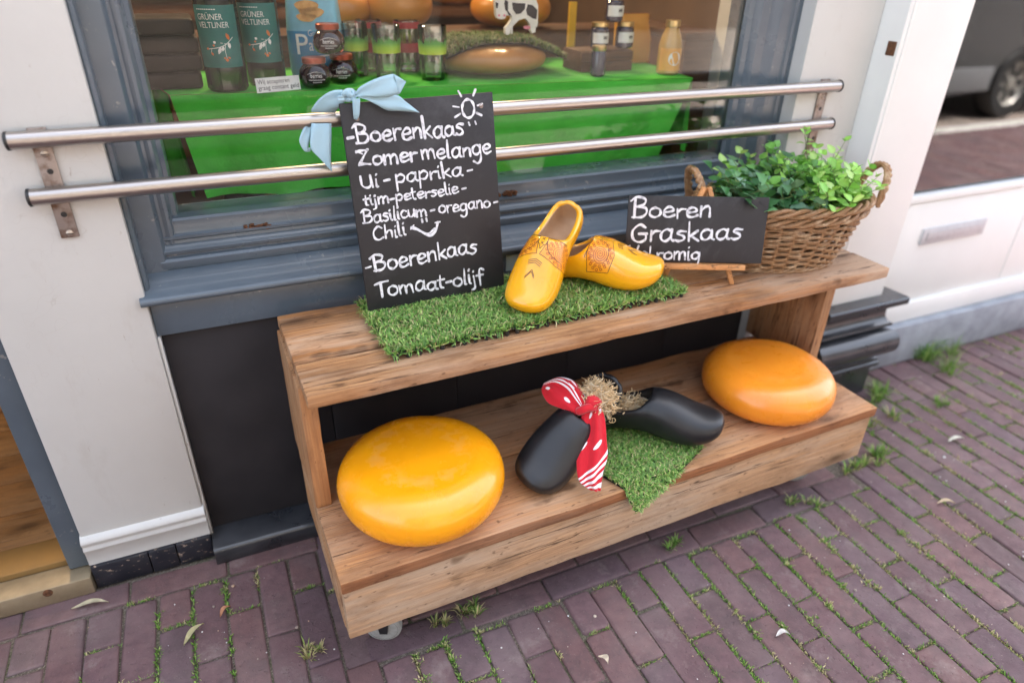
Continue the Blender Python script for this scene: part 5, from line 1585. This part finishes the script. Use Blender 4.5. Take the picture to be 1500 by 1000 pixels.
# printed tumblers
M['tumbler'] = pane('tumbler_glass', (.95, .97, .94), 2.0, .04)
def printmat():
    t = NT('grass_print'); v = t.coord('Object')
    sep = t.node('ShaderNodeSeparateXYZ'); t.L(v, sep.inputs[0])
    g = t.math('DIVIDE', t.math('SUBTRACT', sep.outputs[2], .058), .034)
    n = t.noise(t.coord('Object', (160, 160, 20)), 1, 3)
    c = t.ramp(g, [(0.0, (.50, .62, .04)), (.3, (.34, .56, .04)), (.6, (.09, .33, .04)), (1.0, (.05, .22, .05))])
    t.col(c); a = t.math('LESS_THAN', t.math('ADD', g, t.math('MULTIPLY', n, 1.1)), 1.32)
    t.L(a, t.b.inputs['Alpha']); t.rough(.4); return t.m
M['grassprint'] = printmat()
def tumbler(c, label):
    t = thing('drinking_glass', label, 'glass', tuple(c), 0, 'printed drinking glasses in the window')
    b = MB(); b.lathe([(0, .001), (.0265, 0), (.028, .003), (.033, .115), (.0322, .1155), (.031, .115), (.0262, .012), (0, .010)], c, 40); b.build('glass', M['tumbler'], t)
    b = MB(); b.lathe([(.0316, .056), (.0334, .094)], c, 40); b.f = b.f[:40]; b.mi = b.mi[:40]; b.sm = b.sm[:40]; b.build('printed_band', M['grassprint'], t)
for px, py, l in ((527, 113, 'clear glass with green grass print, nearest the jam jars'), (574, 117, 'clear glass with green grass print, middle of the front three'), (641, 119, 'clear glass with green grass print, next to the brown cheese')): tumbler(on_table(px, py, .03), l)
M['redband'] = simple('red_band', (.42, .02, .03), .35)
for px, l in ((552, 'red rimmed glass standing behind the first and second grass glasses'), (607, 'red rimmed glass standing behind the second and third grass glasses')):
    c = on_table(px, 108, .05); t = thing('drinking_glass', l, 'glass', tuple(c), 0, 'red rimmed glasses in the window')
    b = MB(); b.lathe([(0, .001), (.027, 0), (.031, .004), (.031, .115), (.030, .115), (.029, .01), (0, .009)], c, 32); b.build('glass', M['tumbler'], t)
    for z0, z1 in ((.098, .112), (.045, .066)):
        b = MB(); b.lathe([(.0314, z0), (.0314, z1)], c, 32); b.f = b.f[:32]; b.mi = b.mi[:32]; b.sm = b.sm[:32]; b.build('red_print', M['redband'], t)
# brown cheese with a grass mat and a cow
M['browncheese'] = pbr('matured_brown_rind', (.42, .20, .055), (.33, .14, .035), .4, 9, .5, .2, 30, .003, coat=.3)
def wheel(c, r_, h, label, mat, name='round_cheese', group='cheese wheels inside the shop', seed=2):
    prof = []
    for i in range(29):
        a = -math.pi / 2 + math.pi * i / 28; prof.append((abs(math.cos(a)) ** .75 * r_, math.copysign(abs(math.sin(a)) ** .9, math.sin(a)) * h / 2 + h / 2))
    b = MB(); b.lathe(prof, c, 56); o = b.build(name, mat, origin=tuple(c), merge=True, angle=180); tag(o, label, 'cheese', group); return o
wc = on_table(748, 117, .135); wheel(wc, .142, .072, 'brown matured cheese wheel under the grass mat in the window', M['browncheese'])
mt = thing('grass_mat', 'dark green grass mat lying across the brown cheese in the window', 'grass mat', (wc.x, wc.y, TZ + .074))
def f3(u, v):
    x = wc.x - .155 + .335 * u; y = wc.y - .085 + .24 * v
    d = math.hypot(x - wc.x, y - wc.y); z = TZ + .0755 - max(0, d - .098) * .42
    return Vector((x, y, z)), Vector(((x - wc.x) * 1.5, (y - wc.y) * 1.5 - .1, 1)).normalized()
vs = []; fs = []
for l in (0, -.003):
    for j in range(11):
        for i in range(15): p, n = f3(i / 14, j / 10); vs.append(p + Vector((0, 0, l)))
for j in range(10):
    for i in range(14): a = j * 15 + i; fs.append((a, a + 1, a + 16, a + 15)); fs.append((a + 165, a + 180, a + 181, a + 166))
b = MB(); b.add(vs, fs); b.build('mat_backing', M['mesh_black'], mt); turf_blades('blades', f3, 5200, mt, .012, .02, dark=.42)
M['cowwhite'] = simple('cow_white', (.78, .76, .70), .45); M['cowblack'] = simple('cow_black', (.02, .022, .03), .4); M['pink'] = simple('cow_pink', (.75, .25, .32), .5)
cp = at_y(741, 50, wc.y - .06); cw = thing('cow_figure', 'small black and white cow figure standing on the window grass mat', 'cow figure', (cp.x, wc.y - .06, cp.z))
CU = .00142
def cowpoly(pts, y0, y1, name, mat, par=cw):
    P_ = [at_y(700 + x / 7.5, y / 7.5, wc.y - .06) for x, y in pts]
    n = len(P_); b = MB(); b.add([Vector((p.x, wc.y - .06 + y0, p.z)) for p in P_] + [Vector((p.x, wc.y - .06 + y1, p.z)) for p in P_], [tuple(range(n)), tuple(range(2 * n - 1, n - 1, -1))] + [(i, i + n, (i + 1) % n + n, (i + 1) % n) for i in range(n)], 0, False)
    return b.build(name, mat, par, angle=30)
body = cowpoly([(185, -20), (215, -45), (300, -45), (330, -20), (420, -25), (560, -20), (640, 0), (662, 60), (660, 250), (652, 300), (636, 300), (632, 355), (600, 368), (580, 340), (574, 270), (545, 225), (520, 205), (450, 225), (405, 270), (385, 290), (380, 375), (368, 375), (362, 300), (352, 370), (330, 388), (305, 370), (303, 310), (340, 270), (375, 215), (372, 180), (330, 175), (320, 150), (300, 205), (262, 216), (215, 205), (200, 165), (195, 90)], 0, .012, 'body', M['cowwhite'])
for pts in ([(300, 0), (330, 20), (330, 120), (372, 178), (340, 170), (318, 130), (300, 110), (290, 40)], [(375, 30), (430, 36), (520, 40), (515, 100), (470, 150), (420, 158), (385, 110)], [(548, 50), (600, 60), (652, 110), (640, 215), (600, 205), (540, 165), (530, 110)], [(195, 25), (225, 40), (215, 95), (198, 90)]):
    cowpoly(pts, -.0012, .0, 'black_patch', M['cowblack'], body)
cowpoly([(500, 292), (530, 285), (572, 290), (572, 318), (540, 326), (505, 318)], -.0015, .0, 'udder', M['pink'], body)
for x in (232, 290): cowpoly([(x + 12 * math.cos(k), 172 + 14 * math.sin(k)) for k in [i / 8 * 6.283 for i in range(8)]], -.0015, 0, 'nostril', M['pink'], body)
# further cheeses and goods at the back of the window
M['orangecheese'] = pbr('orange_rind', (.62, .25, .035), (.52, .19, .025), .35, 8, coat=.4)
st_ = MB(); st_.box((-.05, 1.06, .056), (1.25, 1.24, 1.03), .004); stp = st_.build('back_shelf', M['cratewood'], origin=(.6, 1.15, .056)); tag(stp, 'low wooden shelf standing behind the window display table', 'shelf')
for x, y, r_, h, l in ((.30, 1.16, .10, .10, 'orange cheese wheel behind the red rimmed glasses'), (.47, 1.15, .095, .12, 'tall orange cheese wheel behind the third grass glass'), (.80, 1.14, .115, .10, 'orange brown cheese wheel behind the cow figure')): wheel(Vector((x, y, 1.031)), r_, h, l, M['orangecheese'])
def put(px, py, y, z=None): 
    p = at_y(px, py, y); return p
M['yellow'] = simple('yellow_card', (.80, .42, .02), .5); M['orangepaper'] = pbr('orange_paper', (.72, .33, .05), (.62, .26, .04), .6, 12, bump=.4, bscale=20, dist=.01)
c = on_table(852, 96, .07); tp = at_y(855, 3, c.y).z; b = MB(); b.prism_z([(c.x - .009, c.y), (c.x + .012, c.y - .002), (c.x + .012, c.y + .004), (c.x - .009, c.y + .006)], TZ + .001, tp); tag(b.build('yellow_card', M['yellow'], origin=tuple(c)), 'tall narrow yellow card standing right of the brown cheese', 'card')
c = on_table(953, 98, .075); b = MB(); z1 = at_y(950, 22, c.y).z
vs = []; 
for z, wx, wy in ((TZ + .001, .05, .03), (TZ + .06, .05, .03), (z1 - .02, .048, .02), (z1, .05, .012)):
    for i in range(16):
        a = 2 * math.pi * i / 16; vs.append((c.x + wx * math.copysign(abs(math.cos(a)) ** .4, math.cos(a)) + .006 * math.sin(z * 40), c.y + .03 + wy * math.copysign(abs(math.sin(a)) ** .4, math.sin(a)), z))
b.add(vs, [(j * 16 + i, j * 16 + (i + 1) % 16, (j + 1) * 16 + (i + 1) % 16, (j + 1) * 16 + i) for j in range(3) for i in range(16)]); tag(b.build('paper_bag', M['orangepaper'], origin=tuple(c)), 'orange paper bag behind the blue jars and the sauce bottle', 'paper bag')
# jars on a little crate
cr0, cr1 = on_table(862, 110), on_table(944, 108)
zt_ = at_y(900, 73, cr0.y + .05).z
crt = thing('wooden_crate', 'small red brown wooden crate carrying the blue jars', 'crate', ((cr0.x + cr1.x) / 2, cr0.y + .08, TZ + .001))
for i in range(2):
    h_ = (zt_ - TZ - .002) / 2; b = MB(); b.box((cr0.x, cr0.y + .04, TZ + .001 + i * h_), (cr1.x, cr0.y + .048, TZ + .001 + (i + 1) * h_ - .002), .001); b.build('slat', M['cratewood'], crt)
b = MB(); b.box((cr0.x, cr0.y + .0485, TZ + .001), (cr1.x, cr0.y + .14, zt_ - .001), .001); b.build('box', M['cratewood'], crt)
def bluejar(c, label, r_=.024, h=.062, lab=True):
    t = thing('preserve_jar', label, 'jar', tuple(c), 0, 'blue preserve jars in the window')
    b = MB(); b.lathe([(0, .001), (r_ * .85, 0), (r_, .004), (r_, h * .74), (r_ * .85, h * .82), (r_ * .85, h * .85)], c, 28); j = b.build('jar', M['bluejam'], t)
    b = MB(); b.lathe([(r_ * .88, h * .83), (r_ * .93, h * .85), (r_ * .93, h * .99), (0, h)], c, 28); b.build('lid', M['lidgold'], t)
    if lab:
        b = MB(); n = 16; vs = []
        for i in range(n + 1):
            a = -1.25 + 2.2 * i / n; vs += [(c.x + (r_ + .0006) * math.sin(a), c.y - (r_ + .0006) * math.cos(a), c.z + z) for z in (h * .22, h * .62)]
        b.add(vs, [(2 * i, 2 * i + 2, 2 * i + 3, 2 * i + 1) for i in range(n)]); lb_ = b.build('label', M['paper'], j, angle=180)
        b = MB()
        for k in range(4): b.add([(c.x + (r_ + .0012) * math.sin(-.05 + .13 * k + da), c.y - (r_ + .0012) * math.cos(-.05 + .13 * k + da), c.z + z) for da, z in ((0, h * .38), (.1, h * .38), (.1, h * .5), (0, h * .5))], [(0, 1, 2, 3)])
        b.build('label_print', M['print'], lb_)
ya = cr0.y + .085
p1 = at_y(884, 69, ya - .024); p2 = at_y(919, 71, ya - .024)
ja, jb = Vector((p1.x, ya, zt_)), Vector((p2.x + .003, ya, zt_))
bluejar(ja, 'blue jar with gold lid, left one standing on the little crate', .0235); bluejar(jb, 'blue jar with gold lid, right one standing on the little crate', .0235)
bluejar(Vector(((ja.x + jb.x) / 2, ya, zt_ + .0625)), 'blue jar with a white label stacked on top of two others', .0235)
pj = on_table(881, 113, .02); bluejar(pj, 'unlabelled dark jar standing in front of the little crate', .019, .07, False)
sb = on_table(985, 110, .024); t = thing('sauce_bottle', 'mustard coloured sauce bottle at the right end of the green table', 'bottle', tuple(sb))
M['mustard'] = pbr('mustard_sauce', (.46, .27, .055), (.40, .22, .04), .15, 30, coat=.8)
hS = at_y(990, 30, sb.y).z - TZ
b = MB(); b.lathe([(0, .001), (.026, 0), (.029, .004), (.029, hS * .55), (.024, hS * .72), (.016, hS * .86), (.016, hS * .9)], sb, 32); j = b.build('bottle', M['mustard'], t)
b = MB(); b.lathe([(.0175, hS * .88), (.0185, hS * .89), (.0185, hS * .995), (0, hS)], sb, 28); b.build('lid', M['lidgold'], t)
b = MB(); n = 18; vs = []
for i in range(n + 1):
    a = -1.5 + 2.6 * i / n; vs += [(sb.x + .0296 * math.sin(a), sb.y - .0296 * math.cos(a), sb.z + z) for z in (hS * .08, hS * .5)]
b.add(vs, [(2 * i, 2 * i + 2, 2 * i + 3, 2 * i + 1) for i in range(n)]); lb_ = b.build('label', simple('orange_label', (.70, .32, .03), .5), j, angle=180)
b = MB(); b.add([(sb.x + .0301 * math.sin(-.12 + .55 * math.cos(k)), sb.y - .0301 * math.cos(-.12 + .55 * math.cos(k)), sb.z + hS * .31 + .016 * math.sin(k)) for k in [i / 20 * 6.283 for i in range(20)]], [tuple(range(20))]); b.build('label_print', M['labelwhite'], lb_)
# shop fittings behind
rack = thing('cheese_rack', 'tall brown wooden rack with cheeses deep inside the shop', 'rack', (.6, 2.6, .055))
for z in (.5, .95, 1.4, 1.85):
    b = MB(); b.box((-1.2, 2.5, z), (1.5, 2.9, z + .035), .002); b.build('shelf_board', M['cratewood'], rack)
for x in (-1.2, .15, 1.47):
    b = MB(); b.box((x, 2.5, .056), (x + .035, 2.9, 2.2), .002); b.build('upright', M['cratewood'], rack)
k = 0
for z in (.536, .986, 1.436):
    for x in (-.9, -.5, .45, .85, 1.2):
        o = wheel(Vector((x, 2.7, z)), .15, .11, 'orange cheese wheel on the rack deep inside the shop', M['orangecheese'], group='cheese wheels on the rack')
cab = MB(); cab.box((1.17, .80, .056), (1.295, 1.15, 1.02), .003); cab.box((1.165, .795, 1.021), (1.297, 1.155, 1.04), .002); tag(cab.build('brown_cabinet', M['cratewood'], origin=(1.2, .9, .056)), 'brown wooden cabinet right of the green table in the window', 'cabinet')
# pendant lamps of the shop
M['bulb'] = NT('lit_bulb').m
nb_ = M['bulb'].node_tree; e_ = nb_.nodes['Principled BSDF']; e_.inputs['Emission Color'].default_value = (1, .72, .42, 1); e_.inputs['Emission Strength'].default_value = 6
for i, (x, y) in enumerate(((-.6, 1.6), (.3, 1.5), (1.1, 1.7))):
    t = thing('pendant_lamp', ('black', 'black', 'black')[i] + ' cone pendant lamp lit inside the shop, ' + ('near the doorway', 'above the cheese rack middle', 'by the right wall')[i], 'lamp', (x, y, 2.0), 0, 'pendant lamps in the shop')
    b = MB(); b.lathe([(.13, 0), (.03, .12), (.02, .14), (.019, .14), (.026, .118), (.126, .001)], (x, y, 2.0), 28); b.build('lamp_shade', M['blackplastic'], t)
    b = MB(); b.tube([(x, y, 2.14), (x, y, 2.6)], .003, 6); b.build('cord', M['blackplastic'], t)
    b = MB(); b.lathe([(0, .02), (.03, .035), (.035, .06), (.02, .09), (0, .1)], (x, y, 2.0), 16); b.build('bulb', M['bulb'], t)
    ld = bpy.data.lights.new('bulb_light', 'POINT'); ld.energy = 7; ld.color = (1, .70, .40); ld.shadow_soft_size = .05
    lo = bpy.data.objects.new('bulb_light', ld); COL.objects.link(lo); lo.parent = t; lo.location = (0, 0, -.03)

# ------------------------------------------------------------------ across the street (seen only as reflections)
M['redbrick'] = pbr('house_brick', (.13, .085, .065), (.10, .065, .05), .85, 6)
M['cream'] = simple('cream_render', (.22, .20, .17), .8); M['darkglass'] = simple('dark_window', (.02, .025, .03), .08)
for i, (x0, x1, h, m_, l) in enumerate(((-9, -2.5, 8.5, 'redbrick', 'red brick canal house across the street, left one'), (-2.45, 4, 10, 'cream', 'cream rendered house across the street'), (4.05, 14, 9, 'redbrick', 'wide red brick house across the street behind the van'))):
    t = thing('street_house', l, 'house', ((x0 + x1) / 2, -10.2, -.06), 0, 'houses across the street')
    b = MB(); b.box((x0, -14, -.06), (x1, -10.2, h), .0); b.build('wall', M[m_], t)
    nx = 3 if x1 - x0 < 8 else 4
    for r_ in range(3):
        for k in range(nx):
            xc = x0 + (x1 - x0) * (k + .5) / nx; z = .7 + r_ * 2.8
            b = MB(); b.box((xc - .6, -10.2, z), (xc + .6, -10.12, z + 1.9), .01); w_ = b.build('window', M['white2'], t)
            b = MB(); b.box((xc - .52, -10.13, z + .08), (xc + .52, -10.11, z + 1.82), 0); b.build('glass', M['darkglass'], w_)
van = thing('parked_van', 'dark grey van parked along the kerb, reflected in the door glass', 'van', (7.9, -3.2, -.06))
M['vanpaint'] = simple('dark_grey_car_paint', (.05, .052, .056), .25, coat=.8); M['vantrim'] = simple('grey_plastic_trim', (.16, .16, .165), .5); M['alloy'] = simple('alloy_rim', (.55, .53, .49), .3, metal=.8)
def arch(cx, r_, n=12): return [(cx + r_ * math.cos(math.pi - math.pi * i / n), .27 + r_ * math.sin(math.pi * i / n)) for i in range(n + 1)]
side = [(5.95, .24)] + arch(6.88, .36) + arch(9.7, .36) + [(10.5, .26), (10.6, .6), (10.55, .95), (9.9, 1.08), (9.2, 1.75), (8.8, 1.9), (6.2, 1.92), (5.95, 1.7), (5.9, .9)]
n = len(side); b = MB(); b.add([(x, y, z - .06) for y in (-2.33, -4.1) for x, z in side], [(i, (i + 1) % n, (i + 1) % n + n, i + n) for i in range(n)] + [tuple(range(n))[::-1], tuple(range(n, 2 * n))], 0, False); vb = b.build('body', M['vanpaint'], van, angle=25)
b = MB(); b.box((7.26, -2.335, .20), (9.32, -2.30, .36), .012); b.box((5.9, -2.335, .22), (6.5, -2.30, .42), .012); b.build('side_trim', M['vantrim'], vb)
b = MB(); b.box((6.2, -2.335, 1.05), (7.7, -2.322, 1.62), .01); b.box((7.8, -2.335, 1.05), (9.0, -2.322, 1.62), .01); b.build('window', M['darkglass'], vb)
for x in (6.88, 9.7):
    for y, s in ((-2.36, 1), (-3.95, -1)):
        Mr = Matrix.Rotation(R(-90 * s), 4, 'X')
        b = MB(); b.lathe([(.20, -.10), (.29, -.10), (.315, -.07), (.315, .06), (.29, .10), (.20, .10), (.2, -.1)], (x, y - .06 * s, .255), 36, M=Mr); wh = b.build('wheel', M['blackplastic'], van)
        b = MB(); b.lathe([(.205, -.08), (.205, .075), (.195, .085), (.18, .06), (.06, .05), (.05, .075), (0, .075)], (x, y - .06 * s, .255), 36, M=Mr)
        b.build('rim', M['alloy'], wh)
        b = MB()
        for k in range(7):
            a = k * 2 * math.pi / 7 + .2; b.box((-.028, .07, .055), (.028, .17, .062), .003, M=Matrix.Translation((x, y - .06 * s, .255)) @ Mr @ Matrix.Rotation(a, 4, 'Z'))
        b.build('rim_slots', M['blackplastic'], wh)

# ------------------------------------------------------------------ weeds, moss, leaves and grit on the pavement
M['weed'] = attr_leaf('weed_blades', .55, .25, .3)
def blades(vs, fs, cs, p, r, n, hr, spread, w, cols):
    for i in range(n):
        a = r.uniform(0, 2 * math.pi); d = Vector((math.cos(a), math.sin(a), 0)); s = Vector((-d.y, d.x, 0))
        q = p + d * spread * r.random() * .5; h = r.uniform(*hr); l = r.uniform(.2, 1.0)
        c = cols[r.randrange(len(cols))]; k = r.uniform(.75, 1.25); c = tuple(x * k for x in c); b0 = len(vs)
        m1 = q + Vector((0, 0, h * .55)) + d * h * l * .35; m2 = q + Vector((0, 0, h * (.95 - l * .35))) + d * h * l * .95
        vs += [q - s * w, q + s * w, m1 - s * w * .9, m1 + s * w * .9, m2]; cs += [c] * 5
        fs += [(b0, b0 + 1, b0 + 3, b0 + 2), (b0 + 2, b0 + 3, b0 + 4)]
GREEN = [(.15, .30, .045), (.21, .39, .07), (.11, .23, .04), (.34, .42, .13)]; STRAWC = [(.55, .48, .25), (.44, .39, .18), (.23, .31, .08)]
r = random.Random(21)
tufts = [(1362, 522, 120, (.04, .085), .14, GREEN, 'large grass tuft growing against the blue stone step'), (1290, 582, 60, (.025, .05), .08, GREEN, 'grass tuft beside the black plinth at the bench end'),
         (1305, 622, 45, (.015, .035), .09, GREEN + STRAWC, 'low grass tuft right of the bench, next to the plinth tuft'), (1283, 660, 50, (.02, .04), .06, GREEN, 'green tuft close to the front right bench corner'),
         (1262, 690, 60, (.015, .035), .07, GREEN + STRAWC, 'yellowish tuft just below the bench right corner'), (1390, 592, 40, (.012, .03), .07, GREEN, 'small low tuft alone on the right pavement'),
         (648, 908, 34, (.012, .028), .05, STRAWC, 'dry straw coloured tuft under the bench front edge'), (690, 900, 26, (.012, .024), .045, STRAWC + GREEN, 'short dry tuft under bench, right of the straw one'),
         (455, 955, 46, (.012, .026), .05, STRAWC, 'dry yellow tuft on the bricks left of bench corner'), (985, 790, 40, (.012, .024), .05, GREEN, 'green tuft at the middle of the bench front edge'),
         (1182, 725, 50, (.012, .026), .06, GREEN + STRAWC, 'green tuft under the right front castor of the bench')]
for px, py, n, hr, sp, cols, l in tufts:
    p = at_z(px, py, 0); vs, fs, cs = [], [], []
    for k in range(max(3, n // 12)):
        q = p + Vector((r.gauss(0, sp * .35), r.gauss(0, sp * .25), -.003)); blades(vs, fs, cs, q, r, 22, (hr[0] * 1.15, hr[1] * 1.2), sp * .35, .0015, cols)
    mb = MB(); mb.add(vs, fs); tag(mb.build('grass_tuft', M['weed'], col=cs, origin=(p.x, p.y, 0), angle=180), l, 'grass tuft', 'weeds between the bricks')
from mathutils import noise as mn
vs, fs, cs = [], [], []
for j in JOINTS:
    if len(j) == 3:
        x, y1_, y0_ = j; y = y1_
        while y > max(y0_, -.8):
            y -= r.uniform(.004, .009)
            d = mn.noise(Vector((x * 3.1, y * 3.1, 0))) + .5 * mn.noise(Vector((x * 11, y * 14, 4)))
            dens = .05 + (.22 if x > .1 else .0) + (.1 if y < 0 else 0)
            if d + .7 * mn.noise(Vector((x * 1.6, y * 2.2, 7))) > .10 - dens + (.24 if x < .1 else 0): 
                cols = GREEN if mn.noise(Vector((x * 5, y * 9, 9))) > -.12 else STRAWC
                blades(vs, fs, cs, Vector((x + r.gauss(0, .0018), y, -.0055)), r, r.randrange(5, 10), (.004, .013), .006, .0011, cols)
                if r.random() < .10 and d > .35:
                    for k in range(7): blades(vs, fs, cs, Vector((x + r.gauss(0, .006), y + r.gauss(0, .007), -.003)), r, 6, (.004, .012), .008, .0012, STRAWC if r.random() < .5 else GREEN)
    else:
        xc, y = j
        if mn.noise(Vector((xc * 4, y * 4, 2))) > -.1 - (.25 if xc > .1 else 0):
            for k in range(16):
                blades(vs, fs, cs, Vector((xc + r.uniform(-.03, .03), y + r.gauss(0, .0018), -.0065)), r, 5, (.003, .011), .006, .0009, GREEN if r.random() < .6 else STRAWC)
mb = MB(); mb.add(vs, fs); tag(mb.build('joint_moss', M['weed'], col=cs, angle=180), kind='stuff')
o = bpy.data.objects['joint_moss']; o['label'] = 'moss and tiny weeds in the brick joints'; o['category'] = 'moss'
# grit
mb = MB(); cs = []
for i in range(420):
    x, y = r.uniform(-.55, 2.6), r.uniform(-.45, .38)
    if -.02 < x < 1.32 and y > 0: continue
    s = r.uniform(.0008, .0022) * (2.0 if r.random() < .08 else 1); n0 = len(mb.v)
    mb.lathe([(s * .6, -.0004), (s, s * .35), (s * .55, s * .8), (0, s * .85)], (x, y, .0004), 6)
    c = r.choice([(.55, .53, .5), (.7, .69, .67), (.3, .24, .2), (.45, .3, .2), (.5, .42, .33)]); cs.extend([c] * (len(mb.v) - n0))
def attr_rough(name):
    t = NT(name); a = t.node('ShaderNodeVertexColor'); a.layer_name = 'Col'; t.col(a.outputs[0]); t.rough(.8); return t.m
o = mb.build('grit', attr_rough('grit'), col=cs); tag(o, 'fine grit and crumbs scattered on the bricks', 'grit', kind='stuff')
M['dryleaf'] = attr_leaf('dry_leaves', .6, .2, .3)
for x0, y0, x1, y1_, w, c, l in ((105, 893, 160, 884, .006, (.50, .45, .30), 'long pale dry leaf lying near the metal threshold'), (270, 946, 300, 915, .006, (.48, .44, .24), 'curled olive dry leaf lying on the bricks left of bench'), (323, 905, 339, 890, .0045, (.50, .24, .13), 'small reddish dry leaf on the bricks by the olive leaf'),
                                 (876, 962, 890, 975, .006, (.70, .60, .45), 'pale leaf scrap on the bricks below the bench front'), (1372, 738, 1398, 739, .005, (.58, .46, .30), 'light brown dry leaf on the right pavement'), (1136, 933, 1156, 931, .005, (.75, .72, .66), 'whitish leaf scrap on the bricks near the bottom edge'), (1388, 648, 1412, 644, .006, (.62, .60, .5), 'pale curled leaf on the far right pavement')):
    a, b_ = at_z(x0, y0, .004), at_z(x1, y1_, .004); d = (b_ - a); L_ = d.length; d.normalize(); s = Vector((-d.y, d.x, 0)); vs, fs, cs = [], [], []
    for i in range(11):
        t_ = i / 10; ww = w * math.sin(math.pi * min(1, t_ * 1.02 + .01)) ** .8 * (1 if t_ < .85 else .7)
        p = a + d * L_ * t_ + s * .006 * math.sin(t_ * 3) + Vector((0, 0, .0015 + .007 * math.sin(t_ * 2.6) ** 2))
        vs += [p - s * ww + Vector((0, 0, .003)), p, p + s * ww + Vector((0, 0, .0035))]; k = r.uniform(.85, 1.15); cs += [tuple(x * k for x in c)] * 3
    for i in range(10): q = i * 3; fs += [(q, q + 1, q + 4, q + 3), (q + 1, q + 2, q + 5, q + 4)]
    mb = MB(); mb.add(vs, fs); tag(mb.build('dry_leaf', M['dryleaf'], col=cs, origin=tuple(a), angle=180), l, 'leaf', 'fallen leaves on the pavement')
